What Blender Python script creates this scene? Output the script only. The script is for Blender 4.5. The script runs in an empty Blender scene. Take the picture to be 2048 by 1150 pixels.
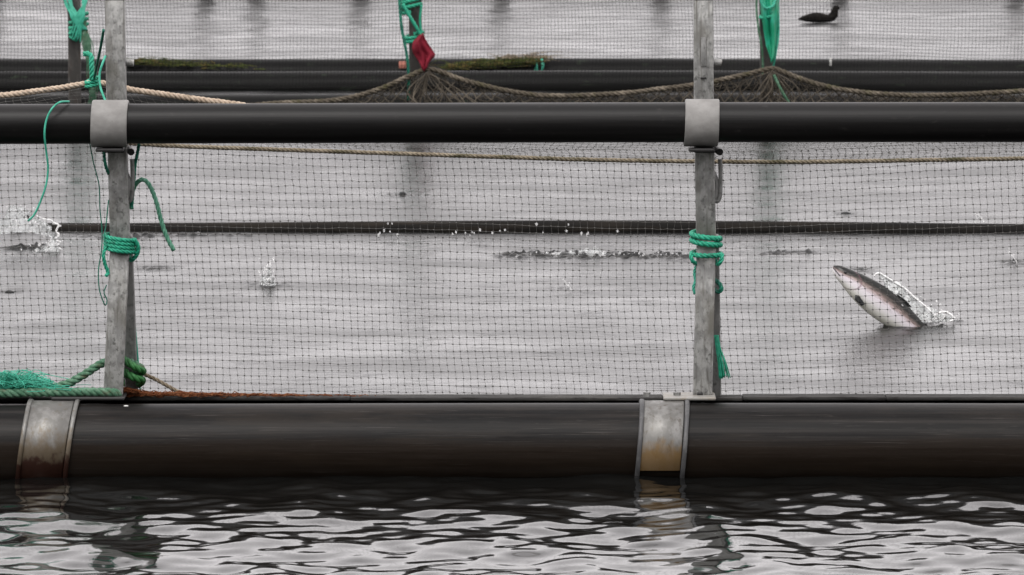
import bpy, math, random
import numpy as np
from mathutils import Vector

random.seed(7)
rng = np.random.default_rng(11)
S = bpy.context.scene
COL = S.collection
PI = math.pi

# ------------------------------------------------------------------ camera
CAM_H, CAM_D, FPX = 2.81, 20.0, 11430.0          # height over water, distance to the near collar, focal length in px
PITCH = math.atan((575 + 657) / FPX)
cam_data = bpy.data.cameras.new('camera')
cam = bpy.data.objects.new('camera', cam_data); COL.objects.link(cam)
cam.location = (0, -CAM_D, CAM_H)
cam.rotation_euler = (math.radians(90) - PITCH, 0, 0)
cam_data.sensor_width = 36.0
cam_data.lens = 36.0 * FPX / 2048.0
cam_data.clip_start = 0.5; cam_data.clip_end = 6000
cam_data.dof.use_dof = True
cam_data.dof.focus_distance = 20.8
cam_data.dof.aperture_fstop = 15.0
S.camera = cam

# ------------------------------------------------------------------ sky, sun, exposure
SUN_EL, SUN_AZ = math.radians(58), math.radians(200)   # high, soft, behind the camera's left shoulder
W = bpy.data.worlds.new('World'); S.world = W; W.use_nodes = True
nt = W.node_tree; nt.nodes.clear()
sky = nt.nodes.new('ShaderNodeTexSky'); sky.sky_type = 'NISHITA'; sky.sun_disc = False
sky.sun_elevation = SUN_EL; sky.sun_rotation = SUN_AZ; sky.dust_density = 3.0; sky.air_density = 1.0
hsv = nt.nodes.new('ShaderNodeHueSaturation'); hsv.inputs['Saturation'].default_value = 0.0
cloud = nt.nodes.new('ShaderNodeMix'); cloud.data_type = 'RGBA'; cloud.inputs['Factor'].default_value = 0.72
cloud.inputs[7].default_value = (7.6, 7.25, 7.35, 1)   # even overcast grey
bg = nt.nodes.new('ShaderNodeBackground'); bg.inputs['Strength'].default_value = 0.15
wo = nt.nodes.new('ShaderNodeOutputWorld')
nt.links.new(sky.outputs[0], hsv.inputs['Color']); nt.links.new(hsv.outputs[0], cloud.inputs[6])
nt.links.new(cloud.outputs[2], bg.inputs['Color']); nt.links.new(bg.outputs[0], wo.inputs['Surface'])
sd = bpy.data.lights.new('sun', 'SUN'); sd.energy = 1.0; sd.angle = math.radians(20); sd.color = (1, .97, .93)
so = bpy.data.objects.new('sun', sd); COL.objects.link(so)
sdir = Vector((math.sin(SUN_AZ) * math.cos(SUN_EL), math.cos(SUN_AZ) * math.cos(SUN_EL), math.sin(SUN_EL)))
so.rotation_euler = sdir.to_track_quat('Z', 'Y').to_euler(); so.location = (-6, -12, 20)
S.view_settings.view_transform = 'Standard'; S.view_settings.look = 'None'
S.view_settings.gamma = 1.0; S.view_settings.use_curve_mapping = False
S.view_settings.exposure = 0.78
S.cycles.max_bounces = 8; S.cycles.transmission_bounces = 8; S.cycles.transparent_max_bounces = 8
S.cycles.sample_clamp_indirect = 6

# ------------------------------------------------------------------ measuring helpers
cp, sp = math.cos(PITCH), math.sin(PITCH)
def ray(px, py):
    a, b = (px - 1024) / FPX, (575 - py) / FPX
    return np.array((a, cp + b * sp, -sp + b * cp))
def P(px, py, Y):                       # the point at depth Y that is seen at this place
    d = ray(px, py); t = (Y + CAM_D) / d[1]
    return np.array((d[0] * t, Y, CAM_H + d[2] * t))
def Pw(px, py):                         # the point of the water surface seen at this place
    d = ray(px, py); t = -CAM_H / d[2]
    return np.array((d[0] * t, -CAM_D + d[1] * t, 0.0))
def top_centre(py, Y, R):               # height of a pipe's axis whose upper outline is seen at py
    th = math.atan2(-ray(1024, py)[2], ray(1024, py)[1])
    return P(1024, py, Y)[2] - R / math.cos(th)

# ------------------------------------------------------------------ mesh helpers
def np_mesh(name, V, F, smooth=True):
    V = np.asarray(V, dtype=np.float32); F = np.asarray(F, dtype=np.int32)
    me = bpy.data.meshes.new(name); n = F.shape[1]
    me.vertices.add(len(V)); me.vertices.foreach_set('co', V.ravel())
    me.loops.add(F.size); me.loops.foreach_set('vertex_index', F.ravel())
    me.polygons.add(len(F)); me.polygons.foreach_set('loop_start', np.arange(0, F.size, n, dtype=np.int32))
    me.polygons.foreach_set('loop_total', np.full(len(F), n, dtype=np.int32))
    me.polygons.foreach_set('use_smooth', np.full(len(F), smooth, dtype=bool))
    me.update(calc_edges=True); me.validate()
    return me
def link(name, me, mat, parent=None):
    o = bpy.data.objects.new(name, me); COL.objects.link(o)
    if mat is not None and not me.materials: me.materials.append(mat)
    if parent is not None:
        o.parent = parent
        l = Vector((0, 0, 0)); q = parent
        while q is not None: l += q.location; q = q.parent
        o.location = -l
    return o
def tag(o, label=None, cat=None, group=None, kind=None):
    if label: o['label'] = label
    if cat: o['category'] = cat
    if group: o['group'] = group
    if kind: o['kind'] = kind
    return o
def thing(name, loc, label, cat, group=None):
    o = bpy.data.objects.new(name, None); COL.objects.link(o); o.location = loc
    o.empty_display_size = 0.1
    return tag(o, label, cat, group)

class MB:
    def __init__(s): s.v = []; s.f = []
    def add(s, v, f):
        b = len(s.v); s.v += [tuple(map(float, p)) for p in v]; s.f += [tuple(i + b for i in q) for q in f]; return s
    def box(s, c, d, R=None, bev=0.0):
        x, y, z = (k / 2 for k in d); b = min(bev, x * .6, y * .6, z * .6)
        if b <= 0:
            pts = [(i * x, j * y, k * z) for i in (-1, 1) for j in (-1, 1) for k in (-1, 1)]
            fs = [(0, 1, 3, 2), (4, 6, 7, 5), (0, 4, 5, 1), (2, 3, 7, 6), (0, 2, 6, 4), (1, 5, 7, 3)]
        else:                       # chamfered along z edges and at top and bottom
            ring = [(x - b, -y), (x, -y + b), (x, y - b), (x - b, y), (-x + b, y), (-x, y - b), (-x, -y + b), (-x + b, -y)]
            pts = []
            for zz, k in ((-z, 1), (-z + b, 0), (z - b, 0), (z, 1)):
                for (px, py) in ring:
                    pts.append((px - math.copysign(b, px) * k * .7, py - math.copysign(b, py) * k * .7, zz))
            fs = [tuple(reversed(range(8))), tuple(range(24, 32))]
            for l in range(3):
                for i in range(8): fs.append((l * 8 + i, l * 8 + (i + 1) % 8, l * 8 + 8 + (i + 1) % 8, l * 8 + 8 + i))
        A = np.array(pts)
        if R is not None: A = A @ np.asarray(R).T
        return s.add(A + np.asarray(c), fs)
    def bar(s, p0, p1, w, d, bev=.004):     # box from p0 to p1, width w across x, depth d
        p0, p1 = np.asarray(p0, float), np.asarray(p1, float); z = p1 - p0; L = np.linalg.norm(z); z /= L
        y = np.array((0, 1., 0)); y -= z * y.dot(z)
        if np.linalg.norm(y) < 1e-3: y = np.array((1., 0, 0))
        y /= np.linalg.norm(y); x = np.cross(y, z)
        return s.box((p0 + p1) / 2, (w, d, L), np.stack((x, y, z), 1), bev)
    def tube(s, path, r, n=8, cap=True):
        path = np.asarray(path, float); T, N, B = frames(path); m = len(path)
        r = np.broadcast_to(np.asarray(r, float), (m,))
        a = np.arange(n) * 2 * PI / n
        V = path[:, None, :] + r[:, None, None] * (N[:, None, :] * np.cos(a)[None, :, None] + B[:, None, :] * np.sin(a)[None, :, None])
        f = [(i * n + j, i * n + (j + 1) % n, (i + 1) * n + (j + 1) % n, (i + 1) * n + j) for i in range(m - 1) for j in range(n)]
        if cap: f += [tuple(reversed(range(n))), tuple(range((m - 1) * n, m * n))]
        return s.add(V.reshape(-1, 3), f)
    def ball(s, c, r, n=6, m=4, sq=(1, 1, 1)):
        V = [(0, 0, -1)]
        for i in range(1, m):
            t = -PI / 2 + PI * i / m
            V += [(math.cos(t) * math.cos(2 * PI * j / n), math.cos(t) * math.sin(2 * PI * j / n), math.sin(t)) for j in range(n)]
        V.append((0, 0, 1)); e = len(V) - 1
        f = [(0, 1 + (j + 1) % n, 1 + j) for j in range(n)]
        for i in range(m - 2):
            f += [(1 + i * n + j, 1 + i * n + (j + 1) % n, 1 + (i + 1) * n + (j + 1) % n, 1 + (i + 1) * n + j) for j in range(n)]
        b = 1 + (m - 2) * n
        f += [(b + j, b + (j + 1) % n, e) for j in range(n)]
        return s.add(np.array(V) * r * np.array(sq) + np.asarray(c), f)
    def rope(s, path, r, pitch=None, n=6, strands=3, fuzz=0.0):
        pitch = pitch or r * 7; path = resample(path, pitch / 9); T, N, B = frames(path)
        L = np.concatenate(([0], np.cumsum(np.linalg.norm(np.diff(path, axis=0), axis=1))))
        for k in range(strands):
            a = 2 * PI * (k / strands + L / pitch)
            c = path + (N * np.cos(a)[:, None] + B * np.sin(a)[:, None]) * r * .5
            s.tube(c, r * .53, n)
        if fuzz > 0:
            for i in range(int(len(path) * fuzz)):
                j = random.randrange(len(path)); d = N[j] * random.gauss(0, 1) + B[j] * random.gauss(0, 1) + T[j] * random.gauss(0, 1.5)
                d /= np.linalg.norm(d) + 1e-6
                p = path[j] + d * r * .7
                s.tube([p, p + d * r * .7 + T[j] * r * random.uniform(-.8, .8)], [r * .05, r * .03], 3, False)
        return s
    def build(s, name, mat, parent=None, smooth=True):
        me = bpy.data.meshes.new(name); me.from_pydata(s.v, [], s.f)
        me.polygons.foreach_set('use_smooth', [smooth] * len(me.polygons)); me.update()
        o = link(name, me, mat, parent)
        return o
def auto(o, ang=35):
    o.data.set_sharp_from_angle(angle=math.radians(ang)); return o
def frames(path):
    T = np.gradient(path, axis=0); T /= np.linalg.norm(T, axis=1)[:, None] + 1e-12
    N = np.zeros_like(T); u = np.array((0, 0, 1.)) if abs(T[0][2]) < .9 else np.array((1., 0, 0))
    for i in range(len(T)):
        u = u - T[i] * u.dot(T[i]); l = np.linalg.norm(u)
        if l < 1e-6: u = np.array((0.3, 1., 0.2)); u = u - T[i] * u.dot(T[i]); l = np.linalg.norm(u)
        u = u / l; N[i] = u
    return T, N, np.cross(T, N)
def catmull(pts, k=8):
    p = np.asarray(pts, float)
    if len(p) == 2: return p[0] + (p[1] - p[0]) * np.linspace(0, 1, k)[:, None]
    q = np.vstack((2 * p[0] - p[1], p, 2 * p[-1] - p[-2])); out = []
    for i in range(1, len(q) - 2):
        a, b, c, d = q[i - 1], q[i], q[i + 1], q[i + 2]
        for t in np.arange(k) / k:
            out.append(.5 * (2 * b + (c - a) * t + (2 * a - 5 * b + 4 * c - d) * t * t + (-a + 3 * b - 3 * c + d) * t ** 3))
    out.append(p[-1]); return np.array(out)
def resample(path, step):
    path = np.asarray(path, float)
    L = np.concatenate(([0], np.cumsum(np.linalg.norm(np.diff(path, axis=0), axis=1))))
    n = max(2, int(L[-1] / step) + 1); t = np.linspace(0, L[-1], n)
    return np.stack([np.interp(t, L, path[:, i]) for i in range(3)], 1)
def pathP(pts, k=8): return catmull([P(*q) for q in pts], k)

# ------------------------------------------------------------------ materials
def mat(name, base, rough=.5, spec=.5, metal=0.0, noise=None, bump=None, **kw):
    """noise: list of (scale vec, colour, lo, hi, detail) overlays in object space; bump: (scale vec, strength, distance)"""
    m = bpy.data.materials.new(name); m.use_nodes = True
    t = m.node_tree; b = t.nodes['Principled BSDF']
    b.inputs['Base Color'].default_value = (*base, 1); b.inputs['Roughness'].default_value = rough
    b.inputs['Specular IOR Level'].default_value = spec; b.inputs['Metallic'].default_value = metal
    for k, v in kw.items(): b.inputs[k.replace('_', ' ')].default_value = v
    geo = t.nodes.new('ShaderNodeNewGeometry')
    def field(sc, detail=4, rough_=.6):
        mp = t.nodes.new('ShaderNodeVectorMath'); mp.operation = 'MULTIPLY'; mp.inputs[1].default_value = sc
        n = t.nodes.new('ShaderNodeTexNoise'); n.inputs['Scale'].default_value = 1; n.inputs['Detail'].default_value = detail
        n.inputs['Roughness'].default_value = rough_
        t.links.new(geo.outputs['Position'], mp.inputs[0]); t.links.new(mp.outputs[0], n.inputs['Vector'])
        return n.outputs['Fac']
    m['_'] = 0
    col = None
    for (sc, c, lo, hi, det) in (noise or []):
        f = field(sc, det)
        r = t.nodes.new('ShaderNodeMapRange'); r.inputs[1].default_value = lo; r.inputs[2].default_value = hi
        t.links.new(f, r.inputs[0])
        mx = t.nodes.new('ShaderNodeMix'); mx.data_type = 'RGBA'
        t.links.new(r.outputs[0], mx.inputs['Factor'])
        if col is None: mx.inputs[6].default_value = (*base, 1)
        else: t.links.new(col, mx.inputs[6])
        mx.inputs[7].default_value = (*c, 1); col = mx.outputs[2]
    if col is not None: t.links.new(col, b.inputs['Base Color'])
    if bump:
        sc, st, di = bump
        bp = t.nodes.new('ShaderNodeBump'); bp.inputs['Strength'].default_value = st; bp.inputs['Distance'].default_value = di
        t.links.new(field(sc, 5), bp.inputs['Height']); t.links.new(bp.outputs[0], b.inputs['Normal'])
    del m['_']
    return m
def zstain(m, z0, z1, colour, nscale, amount=.8, namp=.06):
    """a stain of its own colour between two heights, ragged by noise (rust or algae at the waterline)"""
    t = m.node_tree; b = t.nodes['Principled BSDF']
    geo = t.nodes.new('ShaderNodeNewGeometry'); sx = t.nodes.new('ShaderNodeSeparateXYZ'); t.links.new(geo.outputs['Position'], sx.inputs[0])
    mp = t.nodes.new('ShaderNodeVectorMath'); mp.operation = 'MULTIPLY'; mp.inputs[1].default_value = nscale
    n = t.nodes.new('ShaderNodeTexNoise'); n.inputs['Scale'].default_value = 1; n.inputs['Detail'].default_value = 6
    t.links.new(geo.outputs['Position'], mp.inputs[0]); t.links.new(mp.outputs[0], n.inputs['Vector'])
    ad = t.nodes.new('ShaderNodeMath'); ad.operation = 'MULTIPLY_ADD'; ad.inputs[1].default_value = namp * 2
    t.links.new(n.outputs['Fac'], ad.inputs[0]); t.links.new(sx.outputs[2], ad.inputs[2])
    r = t.nodes.new('ShaderNodeMapRange'); r.interpolation_type = 'SMOOTHSTEP'
    r.inputs[1].default_value = z0 + namp; r.inputs[2].default_value = z1 + namp; r.inputs[3].default_value = 0; r.inputs[4].default_value = amount
    t.links.new(ad.outputs[0], r.inputs[0])
    mx = t.nodes.new('ShaderNodeMix'); mx.data_type = 'RGBA'; t.links.new(r.outputs[0], mx.inputs['Factor'])
    src = b.inputs['Base Color']
    if src.is_linked: t.links.new(src.links[0].from_socket, mx.inputs[6])
    else: mx.inputs[6].default_value = src.default_value
    mx.inputs[7].default_value = (*colour, 1); t.links.new(mx.outputs[2], b.inputs['Base Color'])
    return m

M = {}
M['hdpe'] = mat('black_pipe', (.0046, .0043, .0043), .40, .175,
                noise=[((1.2, 9, 40), (.011, .0102, .01), .45, .75, 5), ((22, 40, 40), (.024, .022, .021), .62, .8, 6), ((3, 60, 160), (.006, .006, .006), .5, .72, 4)],
                bump=((5, 70, 180), .2, .002))
M['float'] = mat('float_pipe', (.004, .0037, .0036), .44, .115,
                 noise=[((2.2, 7, 14), (.013, .0105, .0085), .48, .62, 6), ((.7, 12, 60), (.017, .015, .0138), .45, .66, 6), ((5, 160, 420), (.05, .046, .043), .62, .72, 3), ((14, 50, 50), (.030, .027, .025), .64, .82, 6), ((2.5, 40, 130), (.007, .007, .007), .5, .72, 4)],
                 bump=((5, 60, 160), .25, .002))
zstain(M['float'], .15, .11, (.013, .008, .0045), (1.0, 8, 30), .6, .05)      # slimy brown tide line
M['rail'] = M['hdpe']
M['oldpipe'] = mat('old_floating_pipe', (.005, .0045, .004), .7, .1, noise=[((3, 12, 40), (.014, .011, .008), .45, .7, 5)], bump=((20, 60, 60), .5, .01))
M['farpipe'] = mat('far_pipe', (.003, .003, .0029), .42, .06, noise=[((.8, 10, 30), (.008, .0078, .0075), .42, .7, 5), ((9, 20, 40), (.018, .025, .016), .6, .75, 5)])
M['galv'] = mat('galvanised_steel', (.215, .215, .21), .5, .4, .35,
                noise=[((34, 34, 22), (.32, .32, .31), .44, .58, 3), ((70, 70, 60), (.11, .11, .105), .54, .68, 6), ((9, 9, 5), (.14, .135, .12), .5, .66, 6), ((90, 90, 3), (.12, .115, .105), .56, .7, 4)],
                bump=((120, 120, 90), .25, .002))
M['galvdark'] = mat('weathered_steel', (.17, .17, .165), .55, .4, .3,
                    noise=[((30, 30, 16), (.25, .25, .245), .45, .65, 3), ((60, 60, 50), (.09, .09, .085), .52, .72, 5)], bump=((120, 120, 90), .25, .002))
M['farsteel'] = mat('dark_far_steel', (.05, .047, .044), .6, .3, noise=[((20, 20, 9), (.11, .105, .1), .5, .7, 4), ((12, 12, 4), (.05, .035, .025), .55, .7, 4)])
M['clamp'] = mat('grey_plastic_clamp', (.185, .18, .173), .6, .25, noise=[((18, 18, 30), (.23, .225, .217), .4, .65, 4), ((60, 60, 90), (.16, .155, .148), .6, .75, 5)], bump=((150, 150, 150), .2, .002))
M['strap'] = mat('steel_strap', (.12, .117, .11), .45, .45, .4, noise=[((26, 26, 10), (.19, .187, .18), .45, .66, 4), ((40, 40, 16), (.11, .095, .075), .55, .7, 5)], bump=((90, 90, 50), .25, .003))
zstain(M['strap'], .18, .10, (.085, .058, .028), (30, 30, 22), .75, .09)
zstain(M['strap'], .085, .05, (.024, .006, .003), (34, 34, 26), .95, .06)
M['strapworn'] = mat('worn_steel_strap', (.13, .127, .12), .45, .45, .4, noise=[((26, 26, 10), (.20, .197, .19), .45, .62, 5), ((40, 40, 16), (.08, .07, .058), .52, .68, 6)], bump=((90, 90, 50), .25, .003))
zstain(M['strapworn'], .145, .075, (.17, .10, .032), (34, 34, 26), .85, .05)
M['galvflange'] = mat('dark_grey_flange', (.06, .06, .062), .5, .4, .2, noise=[((30, 30, 20), (.1, .1, .1), .48, .66, 5)])
M['plate'] = mat('pale_bracket_plate', (.24, .235, .22), .55, .4, .2, noise=[((25, 25, 25), (.22, .2, .17), .48, .66, 5)])
M['dark'] = mat('dark_fitting', (.016, .015, .015), .5, .4)
M['green'] = mat('green_rope', (.012, .25, .15), .5, .35, noise=[((60, 60, 60), (.03, .36, .23), .45, .7, 4), ((25, 25, 25), (.008, .13, .08), .55, .72, 4)])
M['twine'] = mat('green_twine', (.05, .36, .25), .5, .35, noise=[((30, 30, 30), (.018, .24, .155), .45, .65, 3)])
M['twinedark'] = mat('dark_green_twine', (.008, .11, .075), .55, .3, noise=[((30, 30, 30), (.015, .19, .12), .45, .65, 3)])
M['oldgreen'] = mat('worn_green_mooring_rope', (.045, .12, .07), .65, .25, noise=[((40, 40, 40), (.12, .22, .15), .45, .68, 5), ((16, 16, 30), (.09, .085, .05), .55, .72, 5)])
M['tailgreen'] = mat('faded_green_rope', (.06, .20, .13), .6, .3, noise=[((60, 60, 60), (.12, .30, .21), .45, .68, 4), ((20, 20, 20), (.04, .11, .06), .55, .72, 4)])
M['deepgreen'] = mat('deep_green_rope', (.022, .115, .03), .55, .3, noise=[((40, 40, 40), (.05, .19, .065), .5, .7, 5)])
M['brownrope'] = mat('brown_rope', (.15, .12, .085), .8, .15, noise=[((60, 60, 60), (.26, .22, .165), .45, .68, 5), ((22, 22, 22), (.07, .055, .04), .55, .72, 4)])
M['beige'] = mat('beige_headline_rope', (.38, .30, .23), .75, .2, noise=[((60, 60, 60), (.52, .43, .34), .45, .68, 4), ((18, 18, 18), (.22, .17, .12), .55, .75, 4)])
M['mossrope'] = mat('mossy_headline_rope', (.18, .15, .11), .85, .1, noise=[((50, 50, 50), (.29, .25, .19), .45, .68, 4), ((9, 30, 30), (.075, .068, .04), .48, .64, 4)])
M['farrope'] = mat('dirty_far_headline', (.075, .064, .05), .9, .05, noise=[((20, 20, 20), (.17, .145, .115), .5, .66, 4), ((11, 11, 11), (.06, .055, .03), .52, .68, 4)])
M['net'] = mat('grey_net_twine', (.12, .117, .112), .8, .1)
M['finenet'] = mat('fine_net_twine', (.018, .018, .018), .9, .0)
M['farnet'] = mat('dirty_far_netting', (.075, .065, .052), .9, .05, noise=[((9, 9, 9), (.14, .12, .095), .48, .66, 4)])
M['debris'] = mat('dry_rust_brown_weed', (.11, .035, .014), .85, .1, noise=[((60, 60, 60), (.26, .12, .055), .5, .72, 4), ((24, 24, 24), (.05, .02, .012), .52, .68, 4)])
M['moss'] = mat('green_brown_weed', (.045, .055, .014), .85, .1, noise=[((14, 14, 14), (.12, .085, .03), .5, .66, 4), ((30, 30, 30), (.02, .035, .008), .5, .7, 4)])
M['red'] = mat('red_cloth', (.17, .012, .024), .8, .15, noise=[((20, 20, 20), (.11, .008, .014), .5, .68, 4)])
M['greencloth'] = mat('green_plastic_sheet', (.008, .25, .13), .38, .5, noise=[((12, 12, 9), (.02, .33, .21), .5, .62, 3)])
M['white'] = mat('white_tag', (.6, .6, .58), .6, .3)
M['pink'] = mat('faded_red_tag', (.4, .16, .12), .7, .2)
M['bird'] = mat('dark_plumage', (.007, .0065, .006), .8, .05, noise=[((30, 30, 30), (.018, .016, .013), .5, .7, 4)])
M['fishback'] = mat('wet_dark_fish_skin', (.016, .017, .018), .35, .25, noise=[((90, 90, 90), (.012, .012, .012), .55, .65, 3)])
M['foam'] = mat('splash_water', (.88, .90, .90), .25, .5, Transmission_Weight=.35, IOR=1.33, bump=((70, 70, 70), .8, .02))
M['film'] = mat('thin_splash_water', (.92, .94, .94), .12, .5, Transmission_Weight=.75, IOR=1.33, bump=((60, 60, 60), .8, .02))
M['rim'] = mat('bright_water_rim', (.95, .95, .95), .12, .5, Transmission_Weight=.3, IOR=1.33)
M['drop'] = mat('water_drops', (.92, .92, .92), .1, .5, Transmission_Weight=.65, IOR=1.33)

# ------------------------------------------------------------------ the water, one sheet to the horizon
def steps(*segs):                       # (start, end, step[, grow]) -> strictly increasing coordinates
    out = []
    for a, b, st, g in segs:
        x = a
        while x < b - st * .5: out.append(x); x += st; st *= g
    out.append(segs[-1][1]); return np.array(out)
ys = steps((-60, -3.2, 1.5, .98), (-3.2, -.1, .0125, 1), (-.1, 6.7, .03, 1), (6.7, 9.3, .015, 1), (9.3, 16.5, .03, 1), (16.5, 46, .075, 1.001), (46, 4000, .14, 1.035))
xh = steps((0, 2.4, .0185, 1), (2.4, 5.6, .045, 1.004), (5.6, 2500, .09, 1.10))
xs = np.concatenate((-xh[:0:-1], xh))
dxs = np.gradient(xs); dys = np.gradient(ys)
X, Y = np.meshgrid(xs, ys); DX, DY = np.meshgrid(np.abs(dxs), np.abs(dys))
Z = np.zeros_like(X)
def sstep(a, b, x): t = np.clip((x - a) / (b - a), 0, 1); return t * t * (3 - 2 * t)
def waves(n, l0, l1, slope, seed, mask, spread=PI, main=0.0):
    r = np.random.default_rng(seed); H = np.zeros_like(X)
    ws = r.uniform(.7, 1.3, n); ws *= slope / np.sqrt((ws ** 2).sum() / 2)
    for i in range(n):
        lam = l0 * (l1 / l0) ** r.random(); k = 2 * PI / lam; a = main + r.uniform(-spread, spread); ph = r.uniform(0, 2 * PI)
        kx, ky = k * math.cos(a), k * math.sin(a)
        att = np.exp(-((np.abs(kx) * DX) ** 2 + (np.abs(ky) * DY) ** 2) * .18)
        H += ws[i] / k * np.sin(kx * X + ky * Y + ph) * att
    return H * mask
def lownoise(l0, seed, n=14):           # smooth 0..1 patches
    r = np.random.default_rng(seed); H = np.zeros_like(X)
    for i in range(n):
        k = 2 * PI / (l0 * r.uniform(.6, 1.8)); a = r.uniform(0, 2 * PI)
        H += np.sin(k * (math.cos(a) * X * .45 + math.sin(a) * Y) + r.uniform(0, 2 * PI))
    return sstep(-1.0, 1.0, H / math.sqrt(n / 2))
front = 1 - sstep(-.25, .2, Y)
cage = sstep(-.2, .3, Y) * (1 - sstep(18, 20, Y))
out = sstep(18, 20, Y)
patch = lownoise(2.2, 5)
Z += waves(44, .10, .34, .078, 21, front) + waves(12, .4, .9, .050, 23, front)                       # lazy swell lapping the float
Z += waves(34, .045, .11, .040, 22, front * (.35 + .65 * patch))
Z += waves(30, .25, 1.1, .008, 31, cage)
Z += waves(40, .07, .20, .026, 32, cage * (.35 + .65 * patch))
Z += waves(36, .3, 1.4, .035, 41, out)
Z += waves(20, .8, 4.0, .030, 42, out)

def churn(px0, py0, px1, py1, amp, wid, seed, l0=.05, l1=.16):  # a broken line of stirred water
    global Z
    a, b = Pw(px0, py0), Pw(px1, py1); d = b[:2] - a[:2]; L = np.linalg.norm(d); d /= L
    u = (X - a[0]) * d[0] + (Y - a[1]) * d[1]; v = -(X - a[0]) * d[1] + (Y - a[1]) * d[0]
    sel = (u > -.5) & (u < L + .5) & (np.abs(v) < wid * 4)
    m = sstep(-.05, .12, u) * (1 - sstep(L - .12, L + .05, u)) * np.exp(-(v / wid) ** 2)
    r = np.random.default_rng(seed); H = np.zeros_like(X[sel]); xx, yy = X[sel], Y[sel]
    for i in range(16):
        k = 2 * PI / (l0 * (l1 / l0) ** r.random()); t = r.uniform(0, 2 * PI)
        H += np.sin(k * (math.cos(t) * xx + math.sin(t) * yy) + r.uniform(0, 6.28))
    Z[sel] += m[sel] * amp * (np.abs(H) * .4 + .12)
def ring(px, py, rad, amp, n=3):        # circles spreading from where something broke the surface
    global Z
    c = Pw(px, py); R = np.hypot(X - c[0], Y - c[1]); sel = R < rad * 2.2
    Z[sel] += amp * np.cos(R[sel] / rad * n * 2 * PI) * np.exp(-(R[sel] / rad) ** 2)
churn(985, 512, 1400, 514, .0125, .13, 51, .04, .11)
churn(1500, 510, 1655, 504, .008, .06, 52, .04, .1)
churn(-30, 458, 95, 456, .024, .16, 53, .05, .14); churn(5, 498, 125, 497, .016, .10, 54, .04, .12)
churn(150, 476, 520, 470, .010, .05, 55); churn(1750, 648, 1930, 645, .012, .08, 56)
for q in ((540, 570, .16, .006), (1820, 648, .22, .008), (22, 583, .12, .005), (310, 537, .12, .006), (805, 390, .15, .006), (1692, 428, .12, .006), (2033, 526, .14, .006), (1130, 578, .15, .004), (1722, 540, .1, .005)): ring(*q)
nx, ny = len(xs), len(ys)
idx = np.arange(nx * ny).reshape(ny, nx)
F = np.stack((idx[:-1, :-1], idx[:-1, 1:], idx[1:, 1:], idx[1:, :-1]), -1).reshape(-1, 4)
mw = bpy.data.materials.new('sea_water'); mw.use_nodes = True
t = mw.node_tree; b = t.nodes['Principled BSDF']
b.inputs['Base Color'].default_value = (.004, .0043, .0042, 1); b.inputs['Roughness'].default_value = .03; b.inputs['IOR'].default_value = 1.34
g = t.nodes.new('ShaderNodeNewGeometry')
def wn(sc, det):
    mp = t.nodes.new('ShaderNodeVectorMath'); mp.operation = 'MULTIPLY'; mp.inputs[1].default_value = sc
    n = t.nodes.new('ShaderNodeTexNoise'); n.inputs['Scale'].default_value = 1; n.inputs['Detail'].default_value = det
    t.links.new(g.outputs['Position'], mp.inputs[0]); t.links.new(mp.outputs[0], n.inputs['Vector']); return n.outputs['Fac']
sxy = t.nodes.new('ShaderNodeSeparateXYZ'); t.links.new(g.outputs['Position'], sxy.inputs[0])
open_w = t.nodes.new('ShaderNodeMapRange'); open_w.inputs[1].default_value = -.3; open_w.inputs[2].default_value = .4; open_w.inputs[3].default_value = .05; open_w.inputs[4].default_value = 1
t.links.new(sxy.outputs[1], open_w.inputs[0])                    # the lee before the float is calm, the pen is ruffled by wind and fish
fine = wn((13, 24, 24), 2.0); big = wn((.9, 2.2, 1), 2)
gust = t.nodes.new('ShaderNodeMapRange'); gust.inputs[1].default_value = .35; gust.inputs[2].default_value = .65; gust.inputs[3].default_value = .55; gust.inputs[4].default_value = 1.0
t.links.new(big, gust.inputs[0])
mul = t.nodes.new('ShaderNodeMath'); mul.operation = 'MULTIPLY'; t.links.new(open_w.outputs[0], mul.inputs[0]); t.links.new(gust.outputs[0], mul.inputs[1])
rg = t.nodes.new('ShaderNodeMapRange'); rg.inputs[3].default_value = .05; rg.inputs[4].default_value = .31; t.links.new(mul.outputs[0], rg.inputs[0]); t.links.new(rg.outputs[0], b.inputs['Roughness'])   # ripples too small to see
b1 = t.nodes.new('ShaderNodeBump'); b1.inputs['Distance'].default_value = .0065
t.links.new(mul.outputs[0], b1.inputs['Strength'])
marks = t.nodes.new('ShaderNodeMapRange'); marks.inputs[1].default_value = .58; marks.inputs[2].default_value = .80; marks.inputs[3].default_value = 0; marks.inputs[4].default_value = 1.5
t.links.new(wn((4.2, 13, 13), 4), marks.inputs[0])               # scattered short wavelets
hsum = t.nodes.new('ShaderNodeMath'); hsum.operation = 'ADD'; t.links.new(fine, hsum.inputs[0]); t.links.new(marks.outputs[0], hsum.inputs[1])
t.links.new(hsum.outputs[0], b1.inputs['Height']); t.links.new(b1.outputs[0], b.inputs['Normal'])
water = link('water', np_mesh('water', np.stack((X.ravel(), Y.ravel(), Z.ravel()), 1), F), mw)
tag(water, 'rippled grey sea water inside and around the fish pens', None, None, 'structure')
del X, Y, Z, DX, DY, F, idx

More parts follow.
